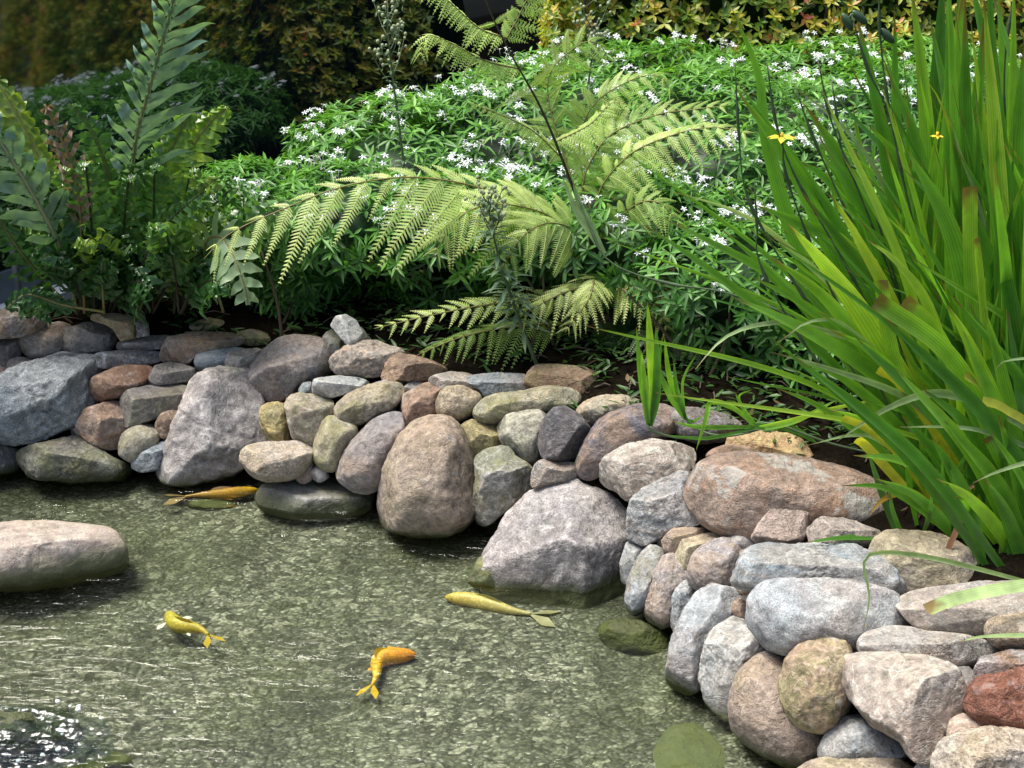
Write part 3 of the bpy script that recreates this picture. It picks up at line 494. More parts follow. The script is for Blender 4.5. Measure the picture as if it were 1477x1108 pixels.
rock([(1364, 1064), (1372, 1037), (1390, 1030), (1416, 1035), (1440, 1050), (1400, 1060), (1375, 1076)], PNK, TAN, 'r', 'small cream pink stone behind the bottom right corner stone', moss=0, push=-.2)
rock([(1140, 1120), (1180, 1097), (1240, 1092), (1300, 1097), (1326, 1112), (1326, 1160), (1150, 1170)], PNK2, OLV2, 'r', 'pinkish stone cut by the bottom edge right of the water', moss=.15, push=-.1)
rock([(1320, 1108), (1338, 1091), (1358, 1089), (1355, 1135), (1326, 1135)], LAV, PAL2, 'a', 'small mauve stone at the bottom edge left of the corner stone', push=.0)
rock([(1296, 872), (1310, 854), (1350, 847), (1420, 840), (1505, 838), (1505, 920), (1440, 920), (1385, 917), (1340, 913), (1316, 900)], PAL2, GRY, 's', 'wide flat grey tan slab at the right edge below the strap leaves', moss=0, push=.2)
rock([(1256, 791), (1270, 771), (1300, 764), (1352, 769), (1393, 790), (1409, 806), (1404, 844), (1340, 854), (1302, 868), (1298, 852), (1283, 822), (1260, 802)], PAL2, OLV2, 'a', 'pale grey tan block beneath the strap leaf clump right of the long slab', moss=.05, push=.3)
rock([(1422, 907), (1432, 891), (1470, 884), (1505, 884), (1505, 940), (1455, 942), (1428, 927)], TAN, PAL2, 'r', 'tan stone at the right edge between flat slab and reddish flat stone', moss=0, push=-.2)
rock([(-15, 475), (0, 447), (30, 440), (55, 450), (64, 468), (50, 478), (30, 486), (-10, 490)], TAN2, GRY, 'a', 'grey brown block at the upper left edge under hanging brown leaves', at=3.6, moss=.1)
# in the pond
rock([(-75, 815), (-70, 775), (0, 754), (60, 751), (110, 756), (160, 771), (197, 787), (207, 801), (172, 822), (100, 842), (40, 850), (-70, 850)], PAL, PNK, 'r', 'low domed stone alone in the pond, pinkish top and mossy green flank', moss=.10, alg=.95, base=(80, 842), push=.9, group='stones in the pond', cuts=[(-.1, .95, .38, .72), (.2, -.1, .9, .9)])
POOL = 'stones in the pond'
rock([(860, 895), (885, 880), (925, 882), (965, 905), (970, 928), (930, 938), (880, 925)], OLV, GRN, 'r', 'flat algae green stone under water by the slim upright stones', moss=.7, at=2.60, zoff=-.025, push=0, group=POOL)
rock([(890, 1100), (920, 1040), (960, 1000), (1010, 985), (1060, 1010), (1110, 1070), (1180, 1110), (1220, 1180), (1000, 1230), (900, 1180)], OLV, GRN, 'r', 'broad algae green stone under water at the foot of the tan boulder', moss=.3, at=2.20, zoff=-.107, push=0, group=POOL)
rock([(-60, 1005), (0, 992), (70, 993), (115, 1012), (105, 1040), (40, 1052), (-60, 1050)], OLV, GRN, 'r', 'mossy sunken stone at the left edge above the bubbling water', moss=.6, at=2.26, zoff=-.055, push=0, group=POOL)
rock([(75, 1060), (130, 1045), (180, 1055), (190, 1078), (140, 1092), (85, 1088)], OLV, GRN, 'r', 'smaller mossy sunken stone right beside the bubbling water', moss=.6, at=2.14, zoff=-.062, push=0, group=POOL)
rock([(640, 775), (700, 765), (720, 790), (700, 825), (655, 815)], GRN, DRK2, 'r', 'dark sunken stone in the corner left of the biggest lavender boulder', moss=.5, at=2.98, zoff=-.08, push=0, group=POOL)
rock([(250, 705), (300, 694), (350, 700), (360, 712), (300, 718)], GRN, OLV, 'r', 'sunken green stone in front of the tall lavender boulder', moss=.5, at=3.28, zoff=-.05, push=0, group=POOL)

# small chips filling the gaps of the wall
rr = np.random.default_rng(77); e = np.vstack([EDGE[1:-1]]); seg = np.linalg.norm(np.diff(e, axis=0), axis=1); cum = np.concatenate([[0], np.cumsum(seg)])
for k in range(80):
    s_ = rr.uniform(0, cum[-1]); x = np.interp(s_, cum, e[:, 0]); y = np.interp(s_, cum, e[:, 1]); t = np.array([np.interp(s_+.02, cum, e[:, 0])-x, np.interp(s_+.02, cum, e[:, 1])-y]); nv = nrm(np.array([-t[1], t[0]]))
    dd = rr.uniform(.09, .27); x, y = x+nv[0]*dd, y+nv[1]*dd; z = .37*(1-math.exp(-dd/.19))-.065; r_ = rr.uniform(.018, .034)
    if .0 < x < .36 and 2.55 < y < 3.2: continue
    V0, F = ico(3); L = V0*r_*rr.uniform(.7, 1.3, 3)
    for _ in range(6):
        n_ = nrm(rr.normal(size=3)); s2 = L @ n_; L = L-n_*np.maximum(s2-s2.max()*.75, 0)[:, None]
    L = L+nrm(L)*(r_*.08*fbm(L/r_*1.5+k, 3))[:, None]; C = np.array([x, y, z]); g = Geo(); g.add(L+C, None, F)
    a_, b_ = [(GRY, DRK2), (BRN, BRN2), (TAN, GRY), (LAV, GRY)][k % 4]
    tag(g.build('stone_chip', stone(a_, b_, .1, 'mottled'), None, origin=C), 'little stone chip wedged deep in a gap of the pond wall', 'stone chip', 'chips between the wall stones')
# ------------------------------------------------------------------ glass wall behind
A = np.array([-1.72, 3.55]); Bv = np.array([.42, 7.25]); ax = nrm(Bv-A); nw = np.array([ax[1], -ax[0]]); LEN = np.linalg.norm(Bv-A)
TILT = R(6.5); gz = .33
up = np.array([-nw[0]*math.sin(TILT), -nw[1]*math.sin(TILT), math.cos(TILT)]); nf = np.array([nw[0]*math.cos(TILT), nw[1]*math.cos(TILT), math.sin(TILT)])
A3 = np.array([*A, gz]); a3 = np.array([*ax, 0])
def wall_box(g, s0, s1, h0, h1, d0, d1):
    c = [A3+a3*s+up*h+nf*d for s in (s0, s1) for h in (h0, h1) for d in (d0, d1)]
    g.add(c, [[0, 1, 3, 2], [4, 6, 7, 5], [0, 4, 5, 1], [2, 3, 7, 6], [0, 2, 6, 4], [1, 5, 7, 3]])
N = NT('dark_glass'); gl = N.n('BsdfGlossy', i_Color=(.75, .85, .95), i_Roughness=.03)
df = N.n('BsdfDiffuse', i_Color=(.004, .007, .010)); lw = N.n('Fresnel', i_IOR=1.5).outputs[0]
fac = N.math('ADD', N.math('MULTIPLY', lw, .7), .15, True)
GLASS = N.end(N.n('MixShader', i_0=fac, i_1=df.outputs[0], i_2=gl.outputs[0]).outputs[0])
gw = empty('glass_wall', A3, 'dark tinted glass wall of a building mirroring the hedges, behind the ferns', 'glass wall')
mull = [-.75, LEN]
for s0, s1 in zip(mull[:-1], mull[1:]):
    g = Geo(); wall_box(g, s0+.02, s1-.02, .12, 1.2, -.02, 0); g.build('pane', GLASS, gw, smooth=False)
metal = plain('dark_metal', (.03, .034, .04), .4, .15)
for s in mull[1:]:
    g = Geo(); wall_box(g, s-.008, s+.008, .12, 1.2, -.05, .012); g.build('mullion', metal, gw, smooth=False)
g = Geo(); wall_box(g, -.4, LEN+.05, .03, .118, -.06, .014); g.build('base_rail', plain('rail_metal', (.09, .11, .14), .45, .15), gw, smooth=False)
g = Geo(); wall_box(g, -.4, LEN+.05, -.02, .028, -.06, .13); g.build('ledge', plain('pale_concrete', (.42, .46, .50), .8, .15), gw, smooth=False)
g = Geo(); tube(g, [A3+a3*.30+nf*.10, A3+a3*.30+nf*.10+[0, 0, .24]], .011, 10)
tag(g.build('bollard_post', plain('post_grey', (.10, .11, .12), .5), None, origin=A3+a3*.30+nf*.10, smooth=True), 'short thin grey post standing by the glass wall at the left edge', 'post')

# ------------------------------------------------------------------ jasmine bushes with white flowers
JLEAF = leafmat('jasmine_leaf', (0, (.014, .045, .012)), (.4, (.048, .15, .026)), (.75, (.11, .28, .04)), (1, (.21, .43, .07)), trans=.30, gloss=.42, spec=.38)
JCORE = plain('bush_depth', (.006, .012, .006), .95, .4)
WHITE = leafmat('white_petal', (0, (.56, .61, .66)), (1, (.74, .77, .80)), trans=.25, gloss=.6, tcol=.85)
TWIG = plain('twig_bark', (.10, .075, .05), .9, .35)
def ell_pts(ells, n, rr, own=None):
    ells = np.array(ells); area = (ells[:, 3]*ells[:, 4]+ells[:, 3]*ells[:, 5]+ells[:, 4]*ells[:, 5]); pr = area/area.sum()
    k = rr.choice(len(ells), n, p=pr); d = nrm(rr.normal(size=(n, 3))); e = ells[k]
    lump = 1+.10*gnoise(d*2.6+e[:, :3]*9)+.05*gnoise(d*7+e[:, :3]*5)
    dep = 1-.22*rr.random(n)**2.2
    p = e[:, :3]+d*e[:, 3:6]*(lump*dep)[:, None]; nn = nrm(d/e[:, 3:6])
    ok = np.ones(n, bool)
    for j in range(len(ells)):
        q = ((p-ells[j, :3])/ells[j, 3:6]); ok &= ~((np.sum(q*q, 1) < .74) & (k != j))
    ok &= nn[:, 2] > -.55
    return p[ok], nn[ok], dep[ok]
def rosettes(g, p, nn, rr, per, L, W, tint, spread=1.15, curl=.35):
    K = len(p); t1 = nrm(np.cross(nn, rr.normal(size=(K, 3)))); t2 = np.cross(nn, t1)
    for j in range(per):
        a = 2*math.pi*j/per+rr.uniform(-.4, .4, K); inner = (j % 3 == 2)
        el = rr.uniform(.05, .55, K)+(.5 if inner else 0)
        d = (t1*np.cos(a)[:, None]+t2*np.sin(a)[:, None])*np.cos(el)[:, None]+nn*np.sin(el)[:, None]
        d[:, 2] -= .12
        leaves(g, p, d, nn+.01, L*rr.uniform(.7, 1.2, K)*(.75 if inner else 1), W*rr.uniform(.8, 1.2, K), curl*rr.uniform(.4, 1.5, K), .14, np.clip(tint+rr.normal(0, .09, K)+(.16 if inner else 0), 0, 1))
def flower_geo(rr, nfl):
    g = Geo(); 
    for k in range(nfl):
        c = np.array([rr.normal(0, .016), rr.normal(0, .016), rr.uniform(.014, .034)]); n0 = nrm(np.array([rr.normal(0, .3), rr.normal(0, .3)-.25, 1.])); t1 = nrm(np.cross(n0, [.3, .9, .1])); t2 = np.cross(n0, t1)
        a = np.arange(5)*2*math.pi/5+rr.uniform(0, 1); d = t1*np.cos(a)[:, None]+t2*np.sin(a)[:, None]+n0*.12
        leaves(g, np.repeat(c[None], 5, 0), d, np.repeat(n0[None], 5, 0)+t1*.35, .0128, .0060, .25, .05, rr.uniform(.2, 1), wide=.65)
        tube(g, [c-n0*.022, c], .0012, 4, 0.1)
    return g
def jasmine(ells, label, n, nflow, stuffn, seed, stems):
    rr = np.random.default_rng(seed); e0 = np.array(ells)[0]
    root = empty('jasmine_bush', (e0[0], e0[1], ground_z(e0[0], e0[1])), label, 'bush', 'jasmine bushes')
    g = Geo(); p, nn, dep = ell_pts(ells, n, rr)
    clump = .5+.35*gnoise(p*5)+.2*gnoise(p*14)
    base = np.clip(clump*.8+.0+.26*np.clip(nn[:, 2], 0, 1)-(1-dep)*1.5, 0.02, .95)  # top leaves lighter, inner leaves darker: light and shade put into the tint
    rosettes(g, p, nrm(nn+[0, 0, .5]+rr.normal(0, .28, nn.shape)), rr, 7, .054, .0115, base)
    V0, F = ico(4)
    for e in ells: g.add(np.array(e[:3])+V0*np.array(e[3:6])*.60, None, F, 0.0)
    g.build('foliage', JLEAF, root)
    for k in range(stems):
        g = Geo(); e = ells[rr.integers(len(ells))]; x = e[0]+rr.uniform(-.7, .7)*e[3]; y = e[1]+rr.uniform(-.9, .2)*e[4]
        z0 = ground_z(x, y)-.02; dx = rr.normal(0, .08); dy = rr.normal(0, .06)
        tube(g, spline([(x, y, z0), (x+dx*.5+.02, y+dy*.5, (z0+e[2])/2), (x+dx, y+dy, e[2])], 7), np.linspace(.006, .003, 7), 5); g.build('stem', TWIG, root)
    pf, nf_, df_ = ell_pts(ells, 6000, rr); ok = (nf_[:, 2] > .3) & (pf[:, 2] > .60) & (df_ > .93) & (gnoise(pf*2.2+3) > -.5)
    pf = pf[ok]+nf_[ok]*.012
    key = np.argsort(np.linalg.norm(pf-CAM, axis=1)+rr.uniform(0, 2.6, len(pf))); pf = pf[key]
    protos = [flower_geo(rr, k).build('flower_cluster', WHITE, None, origin=(0, 0, 0)) for k in (2, 3, 4, 6)]
    for k in range(min(nflow, len(pf))):
        o = protos[k] if k < 4 else protos[k % 4].copy()
        if k >= 4: S.collection.objects.link(o)
        o.parent = root; o.location = pf[k]-np.array(root.location); o.rotation_euler = (rr.uniform(-.2, .2), rr.uniform(-.2, .2), rr.uniform(0, 6.28)); s = rr.uniform(.8, 1.25); o.scale = (s, s, s)
    for o in protos[max(0, nflow):]: bpy.data.objects.remove(o)
    rest = pf[nflow:nflow+stuffn]
    if len(rest):
        g = Geo()
        for c in rest:
            f = flower_geo(rr, int(rr.integers(2, 6)))
            for v_, c_ in zip(f.v, f.c): pass
            V = np.concatenate(f.v); sc = rr.uniform(.8, 1.25); g.add(V*sc+c, np.concatenate(f.q), np.concatenate(f.t), np.concatenate(f.c))
        o = g.build('flower_clusters', WHITE, root); o['kind'] = 'stuff'
    return root
JM = [(-.36, 4.42, .56, .46, .52, .31), (.12, 4.55, .60, .60, .6, .35), (.72, 4.5, .60, .66, .65, .35), (1.32, 4.45, .60, .7, .68, .36), (.30, 4.2, .50, .6, .44, .30),
      (.98, 4.15, .50, .6, .5, .33), (1.55, 3.95, .46, .5, .6, .33), (.45, 5.0, .64, .8, .5, .32), (1.35, 5.0, .66, .85, .5, .32), (2.2, 4.6, .6, .7, .8, .36), (-.05, 4.0, .47, .42, .32, .25), (.55, 3.78, .47, .42, .32, .24), (1.05, 3.62, .46, .45, .42, .26), (1.6, 3.4, .5, .45, .5, .3), (2.1, 3.7, .5, .5, .6, .33), (.72, 3.5, .43, .30, .28, .20), (-.5, 3.85, .60, .3, .3, .17), (-.1, 3.74, .60, .36, .28, .17), (.32, 3.70, .60, .36, .28, .17), (1.02, 3.3, .43, .36, .3, .21), (.62, 3.42, .56, .3, .25, .16), (1.4, 3.2, .45, .35, .3, .22)]
jasmine(JM, 'wide dark green bush sprinkled with white star flowers, behind the ferns', 26000, 100, 420, 11, 60)
jasmine([(-.84, 4.1, .50, .27, .30, .22), (-.66, 4.0, .44, .22, .25, .19)], 'small low jasmine bush right of the dark fern clump with almost no flowers', 2600, 4, 0, 12, 14)

# ------------------------------------------------------------------ yellow and red leaved hedge at the back
YLEAF = leafmat('hedge_leaf', (0, (.020, .050, .010)), (.3, (.10, .20, .022)), (.55, (.34, .38, .04)), (.78, (.56, .42, .07)), (.92, (.58, .25, .08)), (1, (.58, .14, .08)), trans=.42, gloss=.4, spec=.5)
rr = np.random.default_rng(5); g = Geo()
n = 17000; x = rr.uniform(.16, 10.5, n); z = rr.uniform(.35, 2.4, n)
front = 5.28+.42*(z-.8)+.10*np.sin(x*3.1)+.12*gnoise(np.c_[x*2.2, z*2.2, 0*x])-.12*np.clip(.9-np.abs(x-.6), 0, 1); y = front+.22*rr.random(n)**2
hp = np.c_[x, y, z]; hn = nrm(np.c_[rr.normal(0, .35, n), -np.ones(n)*.75, .95+rr.normal(0, .35, n)])
n2 = 1200; y2 = rr.uniform(5.5, 6.3, n2); z2 = rr.uniform(.35, 2.15, n2); x2 = .14+.1*gnoise(np.c_[y2*2.5, z2*2.5, 0*y2])+.2*rr.random(n2)**2
hp = np.r_[hp, np.c_[x2, y2, z2]]; hn = np.r_[hn, nrm(np.c_[-np.ones(n2), rr.normal(0, .35, n2), .75+rr.normal(0, .3, n2)])]
tn = np.clip(.37+.42*gnoise(hp*2.0)+.35*gnoise(hp*7+5)+.14*np.clip(hp[:, 2]-.8, -.5, 1)+rr.normal(0, .13, len(hp)), .05, .95)
rosettes(g, hp, hn, rr, 6, .045, .018, tn, curl=.15)
wall = Geo()
hb = empty('colourful_hedge', (2.1, 5.9, ground_z(2.1, 5.9)), 'tall hedge with yellow, orange and reddish new leaves along the back', 'hedge')
c = [(xx, yy, zz) for xx in (.40, 10.5) for yy in (6.15, 6.6) for zz in (.3, 2.3)]
g.add(c, [[0, 1, 3, 2], [4, 6, 7, 5], [0, 4, 5, 1], [2, 3, 7, 6], [0, 2, 6, 4], [1, 5, 7, 3]], tint=0.0)
g.build('foliage', YLEAF, hb)
for k in range(26):
    g = Geo(); xx = rr.uniform(.3, 4.1); z0 = ground_z(xx, 5.7); tube(g, spline([(xx, 5.6, z0-.02), (xx+rr.normal(0, .05), 5.62, .7), (xx+rr.normal(0, .1), 5.6, 1.5)], 7), np.linspace(.012, .005, 7), 6); g.build('stem', TWIG, hb)
# ------------------------------------------------------------------ ferns
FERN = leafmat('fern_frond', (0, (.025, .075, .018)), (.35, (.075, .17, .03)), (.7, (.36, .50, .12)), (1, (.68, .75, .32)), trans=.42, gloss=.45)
DEAD = leafmat('dead_frond', (0, (.05, .03, .02)), (.5, (.13, .085, .05)), (1, (.24, .17, .11)), trans=.2, gloss=.8)
OAK = leafmat('strap_fern', (0, (.014, .050, .014)), (.35, (.045, .130, .030)), (.6, (.09, .20, .055)), (.8, (.19, .31, .045)), (1, (.34, .44, .055)), trans=.36, gloss=.30, spec=.75)
SILV = leafmat('silver_fern', (0, (.07, .15, .09)), (.5, (.17, .29, .19)), (1, (.24, .37, .10)), trans=.28, gloss=.24, spec=.9)
RACH = plain('fern_stalk', (.19, .165, .05), .6, .3); RDARK = plain('dark_stalk', (.035, .028, .016), .6, .3); RPALE = plain('pale_stalk', (.33, .30, .15), .6, .2)
def px3(pts): return [P(a, b, y) for a, b, y in pts]
def frond(parent, ctrl, plen, npin, hint, tint, mat=FERN, stalk=RACH, start=.12, droop=.5, sweep=.65, pk=18, pl=.25, endl=.06, r0=.004, lift=0.0, seed=0, sides=(1, 1), prof=None, wid=.26):
    rr = np.random.default_rng(seed+900)
    c = spline(px3(ctrl) if len(ctrl[0]) == 3 and abs(ctrl[0][0]) > 20 else ctrl, 48); T, Nn, B = frames(c, hint)
    L = np.concatenate([[0], np.cumsum(np.linalg.norm(np.diff(c, axis=0), axis=1))])/1.0; L /= L[-1]
    g = Geo()
    for k in range(npin):
        t = start+(1-start)*(k+.3)/npin; i = [np.interp(t, L, c[:, j]) for j in range(3)]; i = np.array(i)
        Tt = nrm(np.array([np.interp(t, L, T[:, j]) for j in range(3)])); Bt = nrm(np.array([np.interp(t, L, B[:, j]) for j in range(3)])); Nt = nrm(np.cross(Bt, Tt))
        s = (t-start)/(1-start); pf = (min(1, .45+s*3.2)*(1-s)**.62+endl/ max(plen, .01)*.3) if prof is None else prof(s)
        for sd in (-1, 1):
            if not sides[0 if sd < 0 else 1]: continue
            PL = plen*pf*rr.uniform(.80, 1.10)*(.45 if rr.random() < .06 else 1)*(sides[0] if sd < 0 else sides[1]); 
            if PL < .006: continue
            sw = sweep+rr.normal(0, .07); d0 = nrm(Bt*sd*math.cos(sw)+Tt*math.sin(sw)+Nt*(lift+rr.normal(0, .06)))
            u = np.linspace(0, 1, 8)[:, None]
            pc = i+d0*PL*u+np.array([0, 0, -1.])*PL*droop*rr.uniform(.7, 1.3)*u**1.6+Tt*PL*.16*u**2
            kk = max(5, int(pk*1.3*min(1, .35+.65*PL/plen))); uu = (np.arange(kk)+.6)/kk
            pb = np.stack([np.interp(uu, u[:, 0], pc[:, j]) for j in range(3)], 1); pt = nrm(np.gradient(pb, axis=0))
            ps = nrm(np.cross(pt, Nt+.25*d0*0)); ln = PL*pl*rr.uniform(.85, 1.12, kk)*(1-uu**1.25*.88)*np.minimum(1, .6+uu*3)
            w_ = np.minimum(PL/kk*1.0, ln*wid*3)*.66
            nn_ = nrm(np.cross(ps, pt)); tt = np.clip(tint+rr.normal(0, .05)+.10*(uu-.4), 0, 1)
            for s2 in (-1, 1):
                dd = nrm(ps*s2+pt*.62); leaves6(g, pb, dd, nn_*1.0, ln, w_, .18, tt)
            tube(g, pc, np.linspace(.0014, .0006, 8), 3, min(1, tint+.1))
    f = g.build('frond', mat, parent)
    g = Geo(); tube(g, c, np.linspace(r0, r0*.25, len(c)), 6); o = g.build('stalk', stalk, f_parent(f)); 
    return f
def f_parent(f):
    f['_o'] = list(_abs(f)); return f
def _abs(o):
    v = np.array(o.location)
    while o.parent: o = o.parent; v = v+np.array(o.location)
    return v
def leaves6(g, b, d, nn, L, wd, curl, tint):
    K = len(b); s = nrm(np.cross(d, nn)); nn = nrm(np.cross(s, d)); L = np.asarray(L)[:, None]; wd = np.asarray(wd)[:, None]
    def pt(f, x): return b+d*L*f+s*wd*x-nn*L*curl*f*f
    V = np.stack([pt(0, -.5), pt(0, .5), pt(.55, .42), pt(.55, -.42), pt(1, 0)], 1); o = np.arange(K)[:, None]*5
    g.add(V.reshape(-1, 3), o+[0, 1, 2, 3], o+[3, 2, 4], np.repeat(np.asarray(tint)*np.ones(K), 5))
UPV = (0, 0, 1); CAMV = (0, -1, .45)
crown = P(888, 430, 3.62); cz = ground_z(crown[0], crown[1])
tf = empty('tree_fern', (crown[0], crown[1], cz), 'light green feathery fern with arching fronds in front of the white flowered bush', 'fern')
c0 = (886, 425, 3.62)
fl = [
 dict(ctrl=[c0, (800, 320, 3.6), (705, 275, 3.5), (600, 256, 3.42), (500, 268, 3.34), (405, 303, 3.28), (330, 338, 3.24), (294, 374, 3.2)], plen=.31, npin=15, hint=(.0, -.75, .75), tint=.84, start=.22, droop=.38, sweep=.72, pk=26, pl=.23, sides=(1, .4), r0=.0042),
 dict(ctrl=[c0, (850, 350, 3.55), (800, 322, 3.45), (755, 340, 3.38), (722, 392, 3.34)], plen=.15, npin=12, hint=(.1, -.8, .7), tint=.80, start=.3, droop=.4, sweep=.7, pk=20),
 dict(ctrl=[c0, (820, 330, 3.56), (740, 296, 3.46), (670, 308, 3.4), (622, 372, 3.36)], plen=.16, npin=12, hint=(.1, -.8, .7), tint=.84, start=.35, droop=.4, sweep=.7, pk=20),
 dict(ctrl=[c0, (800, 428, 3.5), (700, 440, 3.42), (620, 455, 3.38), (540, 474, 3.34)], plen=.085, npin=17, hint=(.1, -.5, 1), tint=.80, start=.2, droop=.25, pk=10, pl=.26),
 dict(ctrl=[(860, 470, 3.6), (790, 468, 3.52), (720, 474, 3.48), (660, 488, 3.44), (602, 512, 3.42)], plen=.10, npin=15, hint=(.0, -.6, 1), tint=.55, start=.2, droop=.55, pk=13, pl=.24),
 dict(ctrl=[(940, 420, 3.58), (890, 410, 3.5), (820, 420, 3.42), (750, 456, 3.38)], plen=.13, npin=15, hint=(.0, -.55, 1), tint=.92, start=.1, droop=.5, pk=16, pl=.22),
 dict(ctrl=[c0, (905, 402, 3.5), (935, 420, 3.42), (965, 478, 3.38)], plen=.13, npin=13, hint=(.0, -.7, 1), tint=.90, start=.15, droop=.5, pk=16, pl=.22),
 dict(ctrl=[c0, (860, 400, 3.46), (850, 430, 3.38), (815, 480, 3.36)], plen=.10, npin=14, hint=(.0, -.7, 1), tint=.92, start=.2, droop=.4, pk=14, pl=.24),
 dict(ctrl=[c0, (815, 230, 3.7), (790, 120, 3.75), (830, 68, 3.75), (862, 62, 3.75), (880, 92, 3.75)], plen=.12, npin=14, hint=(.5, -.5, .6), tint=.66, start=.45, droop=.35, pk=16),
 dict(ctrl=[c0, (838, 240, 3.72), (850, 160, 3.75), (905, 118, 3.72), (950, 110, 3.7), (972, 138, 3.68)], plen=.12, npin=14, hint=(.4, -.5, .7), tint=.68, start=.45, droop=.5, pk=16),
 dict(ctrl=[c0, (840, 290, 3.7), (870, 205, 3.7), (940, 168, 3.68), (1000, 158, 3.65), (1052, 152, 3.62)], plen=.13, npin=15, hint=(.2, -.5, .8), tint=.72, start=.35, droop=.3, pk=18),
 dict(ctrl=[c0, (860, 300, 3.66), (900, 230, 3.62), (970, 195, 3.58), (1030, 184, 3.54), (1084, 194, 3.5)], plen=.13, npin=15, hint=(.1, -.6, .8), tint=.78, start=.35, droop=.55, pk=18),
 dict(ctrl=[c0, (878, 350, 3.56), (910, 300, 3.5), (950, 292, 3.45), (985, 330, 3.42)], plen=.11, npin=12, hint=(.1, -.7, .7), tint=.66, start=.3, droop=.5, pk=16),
 dict(ctrl=[(900, 440, 3.6), (960, 392, 3.55), (1010, 396, 3.5), (1056, 440, 3.46)], plen=.12, npin=13, hint=(.1, -.6, .8), tint=.40, start=.2, droop=.5, pk=15),  # from here on, low fronds whose dim tint carries the shade there
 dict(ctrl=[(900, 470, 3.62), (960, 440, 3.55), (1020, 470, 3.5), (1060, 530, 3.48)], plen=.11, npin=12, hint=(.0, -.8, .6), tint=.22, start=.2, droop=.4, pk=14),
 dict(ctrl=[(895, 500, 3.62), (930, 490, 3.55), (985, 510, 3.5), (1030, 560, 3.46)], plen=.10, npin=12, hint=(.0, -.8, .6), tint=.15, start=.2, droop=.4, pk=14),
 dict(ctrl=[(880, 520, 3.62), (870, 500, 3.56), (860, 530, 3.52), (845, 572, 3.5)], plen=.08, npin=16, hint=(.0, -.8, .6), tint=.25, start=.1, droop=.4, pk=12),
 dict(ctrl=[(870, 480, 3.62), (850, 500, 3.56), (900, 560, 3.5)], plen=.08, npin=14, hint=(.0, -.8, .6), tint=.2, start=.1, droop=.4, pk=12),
]
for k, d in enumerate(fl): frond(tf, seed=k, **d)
rr = np.random.default_rng(66)
for k in range(16):  # more low fronds, the shade below the bush put into their dark tint
    x1 = rr.uniform(880, 1170); y1 = rr.uniform(520, 605); mx_ = (890+x1)/2; fl_y = rr.uniform(3.15, 3.5)
    frond(tf, [(rr.uniform(880, 960), 520, 3.62), (mx_, y1-rr.uniform(50, 100), (3.62+fl_y)/2), (x1, y1, fl_y)], plen=rr.uniform(.07, .11), npin=12, hint=(0, -.8, .6), tint=rr.uniform(.02, .26), stalk=RDARK, start=.25, droop=.4, pk=11, seed=200+k, r0=.003)
# the tall open frond on a dark stalk
TALL = [(884, 470, 3.58), (862, 380, 3.5), (826, 270, 3.45), (782, 160, 3.42), (738, 80, 3.4), (704, 10, 3.4), (690, -40, 3.4)]
frond(tf, TALL, plen=.12, npin=2, hint=(.2, -1, .2), tint=.72, start=.66, droop=.25, sweep=.25, pk=24, pl=.15, r0=.006, stalk=RDARK, lift=.1, seed=77, prof=lambda s: 1.0-.35*s)
frond(tf, [(752, 100, 3.41), (700, 88, 3.38), (650, 62, 3.34), (616, 52, 3.32), (606, 82, 3.3)], plen=.055, npin=24, hint=(.1, -.5, 1), tint=.78, start=.02, droop=.7, pk=7, pl=.3, seed=78, r0=.0025)
frond(tf, [(730, 55, 3.41), (690, 40, 3.38), (640, -4, 3.34), (596, -26, 3.32)], plen=.06, npin=22, hint=(.1, -.5, 1), tint=.78, start=.02, droop=.7, pk=7, pl=.3, seed=79, r0=.0025)
frond(tf, [(728, 60, 3.41), (745, 30, 3.42), (768, -10, 3.43), (780, 30, 3.44)], plen=.06, npin=12, hint=(.3, -.8, .6), tint=.74, start=.02, droop=.5, pk=7, pl=.3, seed=80, r0=.0025)
frond(tf, [(812, 230, 3.44), (770, 190, 3.4), (720, 165, 3.36), (680, 150, 3.34)], plen=.05, npin=20, hint=(.1, -.5, 1), tint=.75, start=.02, droop=.5, pk=7, pl=.3, seed=81, r0=.0025)
frond(tf, [(800, 205, 3.43), (850, 180, 3.44), (880, 150, 3.46), (900, 150, 3.46)], plen=.05, npin=16, hint=(.1, -.5, 1), tint=.75, start=.02, droop=.5, pk=7, pl=.3, seed=82, r0=.0025)
# dead fronds and stalks at the crown
for k, pts in enumerate([[(890, 430, 3.6), (925, 370, 3.55), (950, 400, 3.5), (948, 470, 3.48)], [(885, 430, 3.6), (880, 470, 3.55), (884, 520, 3.52)], [(890, 430, 3.6), (940, 420, 3.55), (960, 450, 3.5), (962, 540, 3.48)], [(890, 420, 3.6), (915, 330, 3.56), (930, 372, 3.52), (922, 400, 3.5)]]):
    frond(tf, pts, plen=.07, npin=16, hint=(.1, -.8, .5), tint=.5, mat=DEAD, stalk=RDARK, start=.2, droop=.6, pk=9, pl=.22, seed=40+k)
rr = np.random.default_rng(31)
for k in range(9):
    g = Geo(); bx = crown+[rr.uniform(-.06, .10), rr.uniform(-.06, .05), 0]; tube(g, spline([(bx[0], bx[1], cz-.03), (bx[0]-.01+rr.normal(0, .02), bx[1], cz+.12), tuple(crown+[rr.normal(0, .05), rr.normal(0, .03), rr.uniform(-.02, .1)])], 8), np.linspace(.010, .006, 8), 7); g.build('stipe', RDARK, tf)

